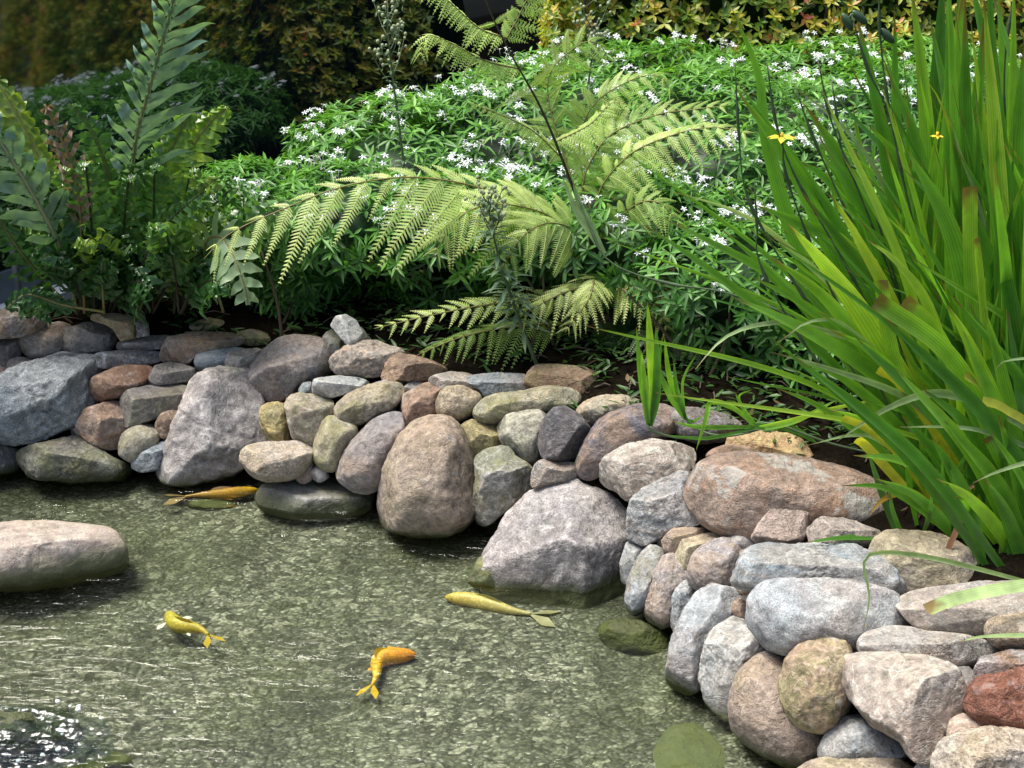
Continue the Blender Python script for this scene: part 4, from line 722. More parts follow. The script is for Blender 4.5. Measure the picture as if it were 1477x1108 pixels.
# -------- dark fern clump with strap shaped lobes on the left
def lobed(parent, ctrl, llen, nl, hint, tint, mat=OAK, stalk=RACH, start=.3, w=.028, wavy=.012, sweep=.5, droop=.15, r0=.0045, sides=(1, 1), seed=0, prof=None, point=.5, lift=.12, var=.05):
    rr = np.random.default_rng(seed+500); c = spline(px3(ctrl), 48); T, Nn, B = frames(c, hint)
    L = np.concatenate([[0], np.cumsum(np.linalg.norm(np.diff(c, axis=0), axis=1))]); L /= L[-1]; g = Geo()
    for k in range(nl):
        t = start+(1-start)*(k+.2)/nl; ip = lambda M: np.array([np.interp(t, L, M[:, j]) for j in range(3)])
        i, Tt, Bt = ip(c), nrm(ip(T)), nrm(ip(B)); Nt = nrm(np.cross(Bt, Tt)); s = (t-start)/(1-start)
        pf = min(1, .55+2.2*s)*(1-s**2.2*.78) if prof is None else prof(s)
        for sd in (-1, 1):
            q = sides[0] if sd < 0 else sides[1]
            if not q: continue
            PL = llen*pf*q*rr.uniform(.85, 1.1); n = 11; u = np.linspace(0, 1, n)[:, None]; sw = sweep+rr.normal(0, .09)
            d0 = nrm(Bt*sd*math.cos(sw)+Tt*math.sin(sw)+Nt*(lift+rr.normal(0, .05)))
            ph = rr.uniform(0, 6.28)
            pc = i+d0*PL*u-np.array([0, 0, 1.])*PL*droop*rr.uniform(.3, 1.8)*u**2+Tt*PL*.12*u**2+Nt*wavy*np.sin(u*9+ph)*u
            ww = w*np.minimum(1, .85+.3*u[:, 0])*(1-np.maximum(0, (u[:, 0]-point)/(1-point))**1.7)**.8*(1+.10*np.sin(u[:, 0]*13+ph)); ww[-1] = .0012; ww[0] = w*1.25
            ribbon(g, pc, ww*rr.uniform(.85, 1.1), Nt, .08, float(np.clip(tint+rr.normal(0, var), 0, 1)), twist=rr.normal(0, .25))
    i0 = int(start*48); ribbon(g, c[i0:], np.full(48-i0, w*.45), hint, .05, tint)
    f = g.build('frond', mat, parent); g = Geo(); tube(g, c, np.linspace(r0, r0*.3, len(c)), 6); g.build('stalk', stalk, f_parent(f)); return f
b0 = P(165, 452, 3.72); sf = empty('strap_fern', (b0[0], b0[1], ground_z(b0[0], b0[1])), 'big dark fern clump with strap lobed fronds on the left, one silvery frond rising high', 'fern')
cv = (.15, -1, .35)
lobed(sf, [(182, 450, 3.72), (186, 330, 3.68), (194, 215, 3.62), (215, 130, 3.6), (240, 40, 3.58), (258, -30, 3.56)], .20, 17, (.35, -1, .1), .45, SILV, start=.42, w=.023, wavy=.017, sweep=.85, seed=1, sides=(.62, 1), r0=.005, prof=lambda s: min(1, .75+s)*(1-s**2*.55))
lobed(sf, [(112, 452, 3.72), (92, 370, 3.64), (58, 300, 3.58), (0, 205, 3.52), (-70, 120, 3.5)], .13, 14, (.5, -1, .1), .35, SILV, stalk=RPALE, start=.22, w=.030, sweep=.75, seed=2, r0=.006)
lobed(sf, [(130, 452, 3.76), (92, 320, 3.78), (50, 215, 3.8), (0, 125, 3.82), (-50, 85, 3.84)], .085, 22, (.2, -1, .5), .9, OAK, start=.3, w=.030, sweep=.4, seed=3, sides=(1, .7))
lobed(sf, [(122, 452, 3.66), (112, 270, 3.6), (88, 200, 3.58), (64, 150, 3.58)], .075, 11, cv, .95, DEAD, start=.45, w=.016, wavy=.02, sweep=.75, seed=4, droop=.1)
lobed(sf, [(160, 450, 3.72), (165, 300, 3.7), (140, 205, 3.68), (104, 150, 3.66)], .085, 15, cv, .52, start=.4, w=.022, seed=5)
lobed(sf, [(196, 450, 3.74), (222, 320, 3.76), (262, 235, 3.78), (300, 180, 3.8), (330, 155, 3.8)], .10, 15, cv, .82, start=.4, w=.026, seed=6, sides=(.8, 1))
lobed(sf, [(190, 450, 3.74), (215, 300, 3.74), (240, 230, 3.74), (276, 160, 3.74)], .095, 14, cv, .70, start=.4, w=.026, seed=7)
lobed(sf, [(200, 450, 3.7), (236, 350, 3.62), (278, 285, 3.55), (314, 256, 3.5)], .11, 15, (-.2, -1, .5), .78, start=.3, w=.026, seed=8, sides=(.5, 1), droop=.3)
rr = np.random.default_rng(8)
for k in range(46):
    x0 = rr.uniform(110, 280); a = rr.uniform(-1.1, 1.25); ln = rr.uniform(110, 230) if k < 28 else rr.uniform(50, 120); yy = 3.75+rr.uniform(-.14, .16)
    x3 = x0+math.sin(a)*ln*.8; y3 = 452-math.cos(a*.75)*ln; mx, my = (x0+x3)/2-math.sin(a)*ln*.12, (452+y3)/2-ln*.08
    lobed(sf, [(x0, 452, yy), (mx, my, yy-.04), (x3, y3, yy-.10), (x3+math.sin(a)*35, y3+10, yy-.15)], rr.uniform(.085, .12), 15, (rr.uniform(-.3, .3), -1, rr.uniform(.3, .9)), float(np.clip(rr.normal(.52, .17), .15, .85) if k < 28 else rr.uniform(.05, .4)), stalk=RDARK, start=rr.uniform(.15, .35), w=rr.uniform(.016, .023), wavy=.018, seed=30+k, droop=rr.uniform(.1, .4))
for k, pts in enumerate([[(150, 450, 3.6), (90, 440, 3.56), (40, 425, 3.52), (8, 446, 3.5)], [(110, 450, 3.7), (60, 400, 3.66), (20, 350, 3.62), (-10, 300, 3.6)], [(150, 452, 3.62), (148, 420, 3.58), (146, 390, 3.55), (150, 372, 3.54)], [(95, 452, 3.62), (60, 430, 3.58), (50, 452, 3.55)]]):
    lobed(sf, pts, [.045, .075, .075, .075][k], 10, (0, -1, .4), [.35, .3, .25, .3][k], mat=OAK, start=.3, w=.024, seed=60+k, droop=.35)
dr = P(318, 345, 3.5)
b1 = P(330, 440, 3.66); sw_ = empty('sword_fern', (b1[0], b1[1], ground_z(b1[0], b1[1])), 'pale green drooping fern sprig with broad leaflets below the long feathery frond', 'fern')
lobed(sw_, [(322, 450, 3.66), (296, 360, 3.6), (318, 342, 3.52), (338, 372, 3.46), (352, 410, 3.44), (358, 440, 3.44)], .095, 9, (0, -1, .3), .88, mat=leafmat('sword_leaf', (0, (.06, .13, .05)), (1, (.30, .42, .22)), trans=.3, gloss=.4), start=.40, w=.030, wavy=.004, sweep=.25, seed=90, droop=.25, point=.35, lift=0)

# -------- grey green weeds with fluffy buds
WEED = leafmat('weed_leaf', (0, (.07, .13, .08)), (.5, (.15, .23, .14)), (1, (.28, .36, .24)), trans=.25, gloss=.7, spec=.2)
WSTEM = plain('weed_stem', (.10, .14, .07), .7, .2); BUD = plain('weed_bud', (.30, .34, .20), .8, .35, 200)
def weed(ctrl, label, nleaf, llen, nb, bspread, seed, branches=8, leaf_from=.1, w=.008, gap=None):
    rr = np.random.default_rng(seed); c = spline(px3(ctrl), 60); b = c[0]
    root = empty('fleabane', (b[0], b[1], b[2]), label, 'weed', 'grey green weeds with buds')
    g = Geo(); tube(g, c, np.linspace(.006, .002, 60), 7)
    tips = []
    for k in range(branches):
        i = int(60*(.78+.2*k/branches)); a = rr.uniform(0, 6.28); ln = bspread*rr.uniform(.5, 1.1)
        e = c[i]+np.array([math.cos(a)*ln*.6, math.sin(a)*ln*.6, ln]); br = spline([c[i], (c[i]+e)/2+[0, 0, -.01], e], 8); tube(g, br, np.linspace(.002, .001, 8), 5); tips.append(e)
        for m in range(4):
            q = br[3+m]; e2 = q+rr.normal(0, 1, 3)*[.016, .016, .008]+[0, 0, .016]; tube(g, [q, e2], .0008, 4); tips.append(e2)
    g.build('stem', WSTEM, root)
    g = Geo(); t = leaf_from+(1-leaf_from)*np.sort(rr.random(nleaf)); ii = np.clip((t*59).astype(int), 0, 59); a = np.arange(nleaf)*2.4
    d = np.c_[np.cos(a), np.sin(a), rr.uniform(-.1, .7, nleaf)]; leaves(g, c[ii], d, np.tile([0, 0, 1.], (nleaf, 1)), llen*(1-.55*t)*rr.uniform(.7, 1.2, nleaf), w, .45, .15, np.clip(rr.normal(.5, .15, nleaf), 0, 1), wide=.5)
    tp = np.array(tips); m = rr.integers(len(tp), size=nleaf//2)
    leaves(g, tp[m]-[0, 0, .01], rr.normal(0, 1, (len(m), 3))+[0, 0, .5], np.tile([0, .1, 1.], (len(m), 1)), .018, .004, .3, .1, .6)
    g.build('foliage', WEED, root)
    g = Geo(); V0, F = ico(2); g.add(V0*[.0042, .0042, .0050]*(1+.08*V0[:, :1]), None, F); o = g.build('bud', BUD, None, origin=(0, 0, 0))
    for k, q in enumerate(tp[:nb]):
        if k: o = o.copy(); S.collection.objects.link(o)
        o.parent = root; o.location = q-np.array(root.location); o.scale = [rr.uniform(.85, 1.3)]*3
    return root
weed([(600, 470, 3.95), (592, 330, 3.86), (578, 200, 3.75), (565, 100, 3.7), (556, 8, 3.68)], 'tall grey green weed with round buds in front of the dark glass', 90, .05, 60, .10, 1, 11, .3)
weed([(775, 528, 3.42), (745, 450, 3.38), (722, 380, 3.35), (708, 320, 3.34), (704, 285, 3.34)], 'grey green leafy weed growing between the stones under the light fern', 110, .095, 70, .07, 2, 12, .25, .013)
weed([(850, 330, 3.95), (842, 200, 3.9), (850, 110, 3.88), (862, 30, 3.86)], 'faint grey weed sticking out of the white flowered bush at the top centre', 60, .045, 45, .08, 3, 9, .4)
g = Geo()
# ------------------------------------------------------------------ strap leaf clump on the right
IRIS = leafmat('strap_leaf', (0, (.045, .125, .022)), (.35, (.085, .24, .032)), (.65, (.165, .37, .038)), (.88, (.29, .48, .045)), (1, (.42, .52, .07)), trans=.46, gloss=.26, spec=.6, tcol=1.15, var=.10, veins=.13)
IPALE = leafmat('thin_pale_leaf', (0, (.14, .24, .10)), (1, (.34, .46, .20)), trans=.35, gloss=.35, veins=.10)
IYEL = leafmat('yellowing_leaf', (0, (.30, .36, .03)), (.6, (.42, .40, .04)), (1, (.40, .20, .04)), trans=.4, gloss=.4)
IDRY = leafmat('dried_leaf', (0, (.16, .07, .035)), (1, (.40, .25, .10)), trans=.2, gloss=.7)
SCAPE = plain('flower_stalk', (.050, .085, .035), .6, .35); POD = plain('seed_pod', (.035, .075, .035), .45, .3)
ib = P(1400, 770, 2.62); ibz = ground_z(ib[0], ib[1])
ir = empty('strap_leaf_clump', (ib[0], ib[1], ibz), 'tall clump of bright green sword leaves with a yellow flower, on the right bank', 'plant')
def blade(parent, pts, wd, tint, mat=IRIS, cut=False, name='leaf', fold=.13, hint=None, geo=None, n=26, tipw=.0, rr=random):
    c = spline(pts, n); u = np.linspace(0, 1, n)   # from the root to the tip
    ww = wd*np.minimum(1, .55+1.2*u)*((1-np.maximum(0, (u-.45)/.55)**2.0)**.9 if not cut else np.ones(n)); ww[-1] = max(ww[-1], .0012)
    if hint is None: hint = (rr.uniform(-.5, .5), -1, rr.uniform(.1, .6))
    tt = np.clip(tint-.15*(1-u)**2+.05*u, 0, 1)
    if geo is not None: ribbon(geo, c, ww, hint, fold, tt, twist=rr.uniform(-.5, .5)); return
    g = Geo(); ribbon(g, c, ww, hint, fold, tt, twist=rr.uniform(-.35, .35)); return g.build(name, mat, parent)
rnd = random.Random(3)
def hand(px, Yt, Yb, wpx, tint, mat=IRIS, cut=False, root=True, **k):
    # pixels run from the tip to the base
    m = len(px); ys = np.linspace(Yt, Yb, m); pts = [P(a, b, y) for (a, b), y in zip(px, ys)][::-1]
    if root:
        z = ground_z(pts[0][0], pts[0][1])-.02
        if pts[0][2] > z+.04: pts = [np.array([pts[0][0]+.25*(pts[0][0]-pts[1][0]), pts[0][1]+.02, z])]+pts
    return blade(ir, pts, wpx*Yb*1.07/FPX, tint, mat, cut, rr=rnd, **k)
H = [
 ([(1378, 716), (1410, 742), (1477, 815), (1510, 850)], 2.30, 2.45, 27, .62), ([(1231, 657), (1300, 664), (1372, 700), (1420, 758), (1452, 802)], 2.36, 2.50, 20, .60),
 ([(1055, 428), (1150, 470), (1250, 530), (1330, 600), (1400, 720)], 2.62, 2.62, 24, .62), ([(957, 315), (1106, 393), (1175, 458), (1280, 600)], 2.8, 2.85, 17, .55),
 ([(930, 325), (1000, 372), (1072, 425), (1180, 505), (1290, 620)], 2.75, 2.8, 15, .48), ([(1136, 322), (1200, 395), (1260, 480), (1330, 610)], 2.55, 2.65, 33, .86),
 ([(1063, 130), (1144, 243), (1202, 360), (1290, 560)], 2.8, 2.85, 30, .50), ([(1057, 15), (1095, 110), (1105, 200), (1160, 380), (1285, 640)], 2.95, 2.95, 22, .52),
 ([(1313, -30), (1335, 160), (1350, 450), (1380, 760)], 2.85, 2.8, 28, .72), ([(1360, -40), (1352, 150), (1346, 380), (1360, 640)], 2.95, 2.9, 34, .10),
 ([(1392, -40), (1368, 200), (1360, 450), (1385, 760)], 2.75, 2.72, 34, .60), ([(1395, -50), (1430, 110), (1442, 260), (1432, 700)], 2.85, 2.8, 30, .35),
 ([(1425, -30), (1462, 95), (1488, 220), (1470, 700)], 2.7, 2.7, 26, .55), ([(1274, 85), (1325, 220), (1347, 400), (1392, 740)], 2.8, 2.75, 28, .42),
 ([(1308, 215), (1375, 345), (1420, 560), (1442, 770)], 2.5, 2.55, 40, .48), ([(1090, 296), (1160, 325), (1230, 370), (1330, 560)], 2.75, 2.8, 28, .50),
 ([(1140, 227), (1200, 265), (1280, 370), (1352, 590)], 2.9, 2.9, 28, .42), ([(1198, 280), (1240, 350), (1300, 470), (1372, 700)], 2.6, 2.65, 22, .97),
 ([(1252, 180), (1300, 235), (1340, 330), (1382, 620)], 2.9, 2.9, 26, .58), ([(1250, 345), (1300, 385), (1350, 470), (1402, 690)], 2.5, 2.55, 22, .90),
 ([(1160, 150), (1230, 260), (1290, 420), (1360, 660)], 2.8, 2.8, 32, .45), ([(1180, 195), (1260, 330), (1330, 520), (1390, 720)], 2.72, 2.72, 30, .40),
 ([(1215, 225), (1290, 350), (1350, 500), (1410, 730)], 2.68, 2.68, 32, .66), ([(1330, 250), (1390, 390), (1430, 560), (1460, 760)], 2.55, 2.55, 30, .44),
 ([(1367, 440), (1400, 500), (1440, 600), (1480, 740)], 2.4, 2.42, 26, .82), ([(1440, 330), (1462, 470), (1480, 640), (1490, 790)], 2.5, 2.5, 34, .40),
 ([(1395, 280), (1440, 420), (1465, 580), (1478, 760)], 2.55, 2.55, 36, .34), ([(1420, 20), (1405, 250), (1420, 500), (1440, 740)], 2.8, 2.78, 34, .30),
 ([(1478, 60), (1465, 280), (1470, 500), (1478, 740)], 2.6, 2.6, 38, .46), ([(1500, 180), (1490, 380), (1492, 620), (1496, 780)], 2.5, 2.5, 40, .40),
 ([(1340, 20), (1375, 200), (1400, 420), (1425, 720)], 2.9, 2.86, 30, .38), ([(1235, 20), (1265, 150), (1300, 330), (1370, 650)], 2.95, 2.9, 26, .34),
 ([(1290, 10), (1295, 200), (1325, 420), (1385, 690)], 2.95, 2.92, 26, .3), ([(1420, 445), (1445, 540), (1470, 660), (1490, 780)], 2.42, 2.42, 24, .7),
 ([(1196, 475), (1260, 510), (1330, 590), (1410, 730)], 2.5, 2.56, 20, .62), ([(1180, 450), (1240, 495), (1320, 570), (1395, 700)], 2.56, 2.6, 18, .5),
 ([(1262, 690), (1320, 715), (1375, 770), (1430, 850)], 2.36, 2.42, 20, .38), ([(1330, 560), (1390, 610), (1440, 690), (1490, 800)], 2.38, 2.42, 24, .45),
 ([(1300, 600), (1345, 650), (1395, 730), (1440, 830)], 2.42, 2.46, 24, .35), ([(1285, 560), (1340, 640), (1390, 740), (1425, 820)], 2.52, 2.54, 22, .25),
]
H += [([(1120, 560), (1180, 585), (1260, 640), (1340, 730), (1400, 800)], 2.52, 2.56, 15, .55), ([(1150, 520), (1215, 545), (1290, 610), (1370, 710)], 2.58, 2.6, 17, .62), ([(1190, 590), (1250, 610), (1320, 680), (1390, 780)], 2.48, 2.52, 16, .7),
 ([(1215, 700), (1280, 705), (1350, 750), (1420, 820)], 2.38, 2.42, 14, .5), ([(1085, 400), (1160, 440), (1250, 520), (1340, 640)], 2.66, 2.7, 20, .55), ([(1110, 370), (1190, 430), (1270, 530), (1350, 660)], 2.62, 2.66, 24, .7), ([(1040, 330), (1120, 400), (1210, 500), (1310, 620)], 2.78, 2.8, 16, .5),
 ([(1390, 770), (1420, 790), (1460, 830), (1490, 860)], 2.34, 2.38, 20, .75), ([(1350, 690), (1400, 720), (1450, 780), (1490, 860)], 2.3, 2.36, 22, .8), ([(1420, 690), (1450, 740), (1480, 820), (1500, 870)], 2.32, 2.34, 24, .5), ([(1440, 600), (1465, 680), (1490, 780), (1505, 860)], 2.34, 2.36, 26, .62), ([(1400, 640), (1435, 700), (1470, 780), (1495, 860)], 2.4, 2.4, 22, .4)]
gst = Geo(); rq = random.Random(12)
for k in range(18):
    bx_ = rq.uniform(1330, 1510); tx = bx_+rq.uniform(-70, 40); ty = rq.uniform(-90, 140); yy = rq.uniform(2.55, 3.0)
    H.append(([(tx, ty), ((tx+bx_)/2+rq.uniform(-8, 22), 330), (bx_, 700)], yy, yy, rq.uniform(13, 28), rq.uniform(.25, .9)))
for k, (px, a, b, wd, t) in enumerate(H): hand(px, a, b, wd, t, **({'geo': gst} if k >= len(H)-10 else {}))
for px, a, b, wd, t in [([(1399, 270), (1400, 390), (1408, 610)], 2.5, 2.52, 20, .80), ([(1264, 434), (1365, 508), (1425, 610), (1462, 730)], 2.36, 2.42, 25, .72), ([(1305, 434), (1357, 492), (1420, 640)], 2.42, 2.46, 22, .74), ([(1270, 405), (1290, 520), (1340, 660)], 2.56, 2.58, 20, .78), ([(1385, 560), (1388, 640), (1400, 760)], 2.45, 2.48, 14, .8), ([(1430, 630), (1455, 680), (1490, 760)], 2.36, 2.38, 26, .6), ([(1325, 818), (1340, 842), (1350, 850)], 2.33, 2.36, 12, .75), ([(1408, 345), (1416, 420), (1428, 600)], 2.48, 2.5, 18, .86), ([(1450, 640), (1470, 700), (1500, 800)], 2.38, 2.4, 26, .72)]: hand(px, a, b, wd, t, cut=True)
for px, a, b, wd, t in [([(1112, 508), (1190, 530), (1300, 570), (1362, 622), (1442, 705)], 2.45, 2.5, 11, .55), ([(1207, 637), (1250, 607), (1295, 582), (1350, 567), (1420, 585), (1500, 640)], 2.34, 2.42, 15, .8), ([(1003, 533), (1030, 500), (1062, 478), (1110, 466), (1160, 470), (1300, 530)], 2.56, 2.66, 10, .75),
   ([(972, 277), (1060, 305), (1130, 350), (1250, 480)], 2.8, 2.85, 10, .7), ([(1245, 912), (1254, 860), (1246, 812), (1270, 797), (1350, 806), (1477, 838), (1530, 850)], 2.10, 2.20, 8, .85), ([(1403, 697), (1440, 680), (1500, 664), (1560, 670)], 2.2, 2.24, 11, .9), ([(1435, 533), (1450, 521), (1500, 520), (1570, 560)], 2.3, 2.34, 10, .9),
   ([(1298, 616), (1370, 616), (1430, 626), (1510, 670)], 2.34, 2.38, 8, .6), ([(1166, 642), (1230, 628), (1275, 640), (1385, 730)], 2.45, 2.52, 7, .5), ([(1124, 493), (1172, 463), (1232, 480), (1345, 610)], 2.55, 2.6, 9, .85), ([(1273, 296), (1290, 340), (1312, 395), (1352, 620)], 2.74, 2.76, 16, .9), ([(1145, 128), (1190, 160), (1260, 240), (1340, 430), (1380, 650)], 2.95, 2.95, 10, .3), ([(1370, 165), (1385, 220), (1420, 330), (1440, 520), (1450, 760)], 2.6, 2.62, 9, .5)]: hand(px, a, b, wd, t, IPALE)
hand([(1337, 880), (1365, 868), (1410, 856), (1500, 842), (1570, 850)], 2.04, 2.10, 22, .92, IPALE, cut=True, hint=(0, -.5, 1)); hand([(1384, 926), (1420, 918), (1505, 917), (1560, 925)], 1.98, 2.02, 9, .95, IPALE, hint=(0, -.5, 1))
hand([(1162, 783), (1210, 776), (1268, 775), (1320, 782), (1400, 800)], 2.40, 2.46, 13, .25, hint=(0, -.5, 1))
for px, a, b, wd, t, ct in [([(1268, 532), (1307, 562), (1400, 700)], 2.45, 2.5, 16, .45, True), ([(1237, 634), (1262, 657), (1382, 790)], 2.4, 2.46, 14, .5, True), ([(1392, 540), (1425, 572), (1470, 700)], 2.38, 2.42, 13, .5, True), ([(1418, 578), (1450, 590), (1500, 640)], 2.36, 2.38, 14, .3, True), ([(1216, 603), (1250, 618), (1300, 660), (1380, 770)], 2.42, 2.46, 12, .3, True), ([(1338, 118), (1362, 160), (1385, 260), (1400, 420)], 2.62, 2.64, 11, .1, False)]: hand(px, a, b, wd, t, IYEL, cut=ct)
hand([(1255, 742), (1268, 725), (1290, 713), (1318, 712), (1385, 765)], 2.36, 2.44, 13, .9, IYEL); hand([(1350, 846), (1368, 792), (1390, 742), (1400, 720)], 2.32, 2.36, 9, .15, IDRY, cut=True, root=False); hand([(1378, 800), (1372, 750), (1380, 720), (1405, 700)], 2.40, 2.42, 8, .3, IDRY, root=False)
hand([(1420, 640), (1440, 700), (1455, 780)], 2.5, 2.5, 9, .3, IDRY)
# filler leaves inside the clump, kept back behind the hand placed ones
g = gst; nb = 0
rr = np.random.default_rng(17)
for k in range(330):
    Yb = rr.uniform(2.55, 3.15); bx = rr.uniform(1235+(3.05-Yb)*260, 1530 if k % 5 else 1750); base = P(bx, 700, Yb); base[2] = ground_z(base[0], base[1])-.02
    ln = rr.uniform(.45, 1.0)*(1 if bx > 1300 else .8); lean = rr.normal(-.22, .2)*(1 if k < 235 else 1.7); fw = rr.normal(-.05, .13)
    tip = base+np.array([lean*ln, fw*ln, ln*math.sqrt(max(.2, 1-lean**2))]); mid = (base+tip)/2+np.array([-lean*.12*ln+rr.normal(0, .02), 0, .05*ln])
    pts = [base, mid, tip]; wd = rr.uniform(.013, .031)*(1 if k < 235 else .5); t = float(np.clip(rr.normal(.50, .2), .05, .9))
    if nb < 0: blade(ir, pts, wd, t, rr=rnd); nb += 1
    else: blade(None, pts, wd, t, rr=rnd, geo=g)
for k in range(60):
    bx = rr.uniform(1395, 1560); Yb = rr.uniform(2.3, 2.6); base = P(bx, 830, Yb); base[2] = ground_z(base[0], base[1])-.02; ln = rr.uniform(.25, .6)
    tip = base+np.array([rr.normal(-.3, .22)*ln, rr.normal(.05, .12)*ln, ln*.9]); blade(None, [base, (base+tip)/2+np.array([.04*ln, 0, .05*ln]), tip], rr.uniform(.018, .036), float(np.clip(rr.normal(.45, .2), .05, .95)), rr=rnd, geo=g)
for k in range(120):      # short green grass like shoots at the foot
    bx = rr.uniform(1290, 1500); Yb = rr.uniform(2.4, 2.75); base = P(bx, 800, Yb); base[2] = ground_z(base[0], base[1])-.01
    tip = base+np.array([rr.normal(-.03, .05), rr.normal(-.03, .04), rr.uniform(.08, .24)]); blade(None, [base, (base+tip)/2+rr.normal(0, .008, 3), tip], rr.uniform(.005, .014), float(rr.uniform(.1, .5)), rr=rnd, geo=g)
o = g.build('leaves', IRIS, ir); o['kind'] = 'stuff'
def scape(px, Y0, Y1, pods=(), bud=True, r=.0028):
    m = len(px); ys = np.linspace(Y0, Y1, m); pts = [P(a, b, y) for (a, b), y in zip(px, ys)][::-1]; c = spline(pts, 30)
    g = Geo(); rad = np.linspace(r, r*.55, 30)
    for t in (.42, .66, .88): rad = rad+r*1.0*np.exp(-((np.linspace(0, 1, 30)-t)/.035)**2)
    tube(g, c, rad, 6); s = g.build('flower_stalk', SCAPE, ir); f_parent(s)
    for a, b in pods:
        q = P(a, b, Y0+.004); g = Geo(); V0, F = ico(3); ax_ = nrm(np.array([rnd.uniform(-.8, -.2), 0, rnd.uniform(.2, .8)])); sd = nrm(np.cross(ax_, [0, 1, 0.]))
        V = V0[:, :1]*sd*.0085+V0[:, 1:2]*np.array([0, 1, 0])*.0085+V0[:, 2:]*ax_*.021*(1+.0*V0[:, :1]); g.add(q+V, None, F); tube(g, [q, c[np.argmin(np.linalg.norm(c-q, axis=1))]], .0018, 5); g.build('seed_pod', POD, s)
for px, pods in [([(1060, 92), (1066, 200), (1074, 270), (1100, 330), (1180, 460), (1290, 620)], ()), ([(1147, 126), (1166, 180), (1187, 231), (1240, 350), (1300, 500), (1360, 660)], ()), ([(1228, 20), (1252, 100), (1287, 176), (1330, 330), (1370, 560)], [(1240, 25), (1222, 32)]),
   ([(1180, 88), (1195, 160), (1212, 210), (1260, 330), (1330, 520)], ()), ([(1268, -20), (1270, 60), (1290, 200), (1340, 420)], [(1280, 52)]), ([(1106, 90), (1120, 180), (1150, 260), (1230, 400), (1330, 590)], ()), ([(1200, 120), (1218, 230), (1246, 260), (1300, 430)], ()),
   ([(1437, 235), (1455, 270), (1448, 360), (1440, 560), (1445, 740)], [(1428, 240), (1442, 226), (1452, 270)]), ([(1465, -20), (1450, 80), (1448, 240), (1450, 500)], ()), ([(1088, 260), (1092, 330), (1096, 380), (1150, 480), (1250, 620)], ())]:
    scape(px, 2.72, 2.72, pods)
# stalk arching left to a drooping leafy tip, and the yellow flower
scape([(832, 280), (850, 325), (880, 378), (960, 408), (1053, 424), (1160, 470), (1290, 590)], 2.98, 2.8)
hand([(826, 262), (838, 300), (856, 335), (872, 366)], 2.98, 2.95, 12, .35, IPALE, root=False); hand([(812, 258), (832, 305), (860, 352)], 2.97, 2.95, 9, .6, IPALE, root=False)
def bloom(px, py, Y, s):
    q = P(px, py, Y); g = Geo()
    for k in range(6):
        a = k*math.pi/3+.3; d = np.array([[math.cos(a), math.sin(a)*.9-.1, .12+.1*(k % 2)]]); leaves(g, q[None], d, [[0, -.25, 1.]], s*(1 if k % 2 == 0 else .8), s*.42, .35, .1, .5, wide=.55)
    tube(g, [q-[0, 0, .004], q+[0, 0, .008]], .003, 6)
    f = g.build('flower', leafmat('yellow_petal', (0, (.75, .52, .02)), (1, (.80, .60, .05)), trans=.25, gloss=.6, tcol=.8), ir); return f
bloom(1128, 197, 2.72, .034); bloom(1352, 196, 2.7, .016); scape([(1129, 203), (1136, 260), (1190, 400), (1290, 600)], 2.72, 2.75)

# plantlets hanging from bent stalks in front of the dark gap
def plantlet(ctrl_leaves, stalk, label, Y):
    b = P(*stalk[0][:2], stalk[0][2]); root = empty('strap_leaf_plantlet', b, label, 'plant', 'young plantlets on fallen stalks')
    for px, wd, t in ctrl_leaves:
        pts = [P(a, c_, Y+dy) for a, c_, dy in px][::-1]; blade(root, pts, wd*Y*1.07/FPX, t, rr=rnd)
    g = Geo(); tube(g, spline([P(*q) for q in stalk], 24), np.linspace(.0035, .0022, 24), 6); g.build('stalk', SCAPE, root)
plantlet([([(934, 436, 0), (938, 500, 0), (942, 560, .02), (936, 612, .03)], 15, .82), ([(918, 472, 0), (924, 540, 0), (934, 612, .03)], 9, .6), ([(946, 470, 0), (948, 530, 0), (946, 580, .02), (938, 615, .03)], 13, .50), ([(925, 505, -.02), (930, 560, 0), (936, 615, .03)], 10, .7), ([(955, 486, .02), (944, 570, .02), (938, 615, .03)], 8, .4)],
         [(934, 612, 2.83), (942, 622, 2.82), (985, 632, 2.80), (1060, 628, 2.78), (1110, 615, 2.76)], 'bright upright plantlet with sword leaves standing on the navy boulder', 2.80)
plantlet([([(958, 484, 0), (966, 545, 0), (984, 590, .03), (990, 605, .03)], 10, .72), ([(948, 530, 0), (964, 565, 0), (988, 604, .03)], 11, .6), ([(972, 520, 0), (976, 560, 0), (988, 600, .03)], 7, .45), ([(1005, 510, 0), (985, 550, 0), (988, 600, .03)], 5, .5), ([(1012, 600, -.03), (1000, 608, 0), (988, 604, .03)], 6, .4)],
         [(988, 602, 2.86), (1004, 618, 2.84), (1040, 628, 2.80), (1100, 618, 2.76)], 'slimmer plantlet leaning left just right of the bright upright one', 2.83)
plantlet([([(1004, 650, -.06), (1018, 605, -.05), (1026, 580, -.02), (1060, 590, 0), (1088, 614, .02)], 9, .70), ([(970, 608, -.02), (1010, 616, 0), (1088, 616, .02)], 8, .55), ([(960, 628, -.02), (1020, 632, 0), (1088, 618, .02)], 6, .4), ([(1060, 566, 0), (1072, 590, 0), (1090, 612, .02)], 6, .6), ([(1085, 562, 0), (1066, 572, .02), (1076, 596, .02), (1090, 613, .02)], 4, .7), ([(1210, 575, -.05), (1150, 606, -.02), (1100, 618, .02), (1080, 612, .02)], 8, .75), ([(1272, 575, -.1), (1200, 590, -.06), (1150, 604, -.03), (1095, 616, .02)], 9, .92), ([(1180, 640, .02), (1140, 618, .02), (1090, 614, .02)], 12, .3)],
         [(1088, 614, 2.76), (1120, 612, 2.75), (1200, 640, 2.72), (1290, 660, 2.68)], 'sprawling plantlet with bent leaves lying over the ochre rock', 2.73)

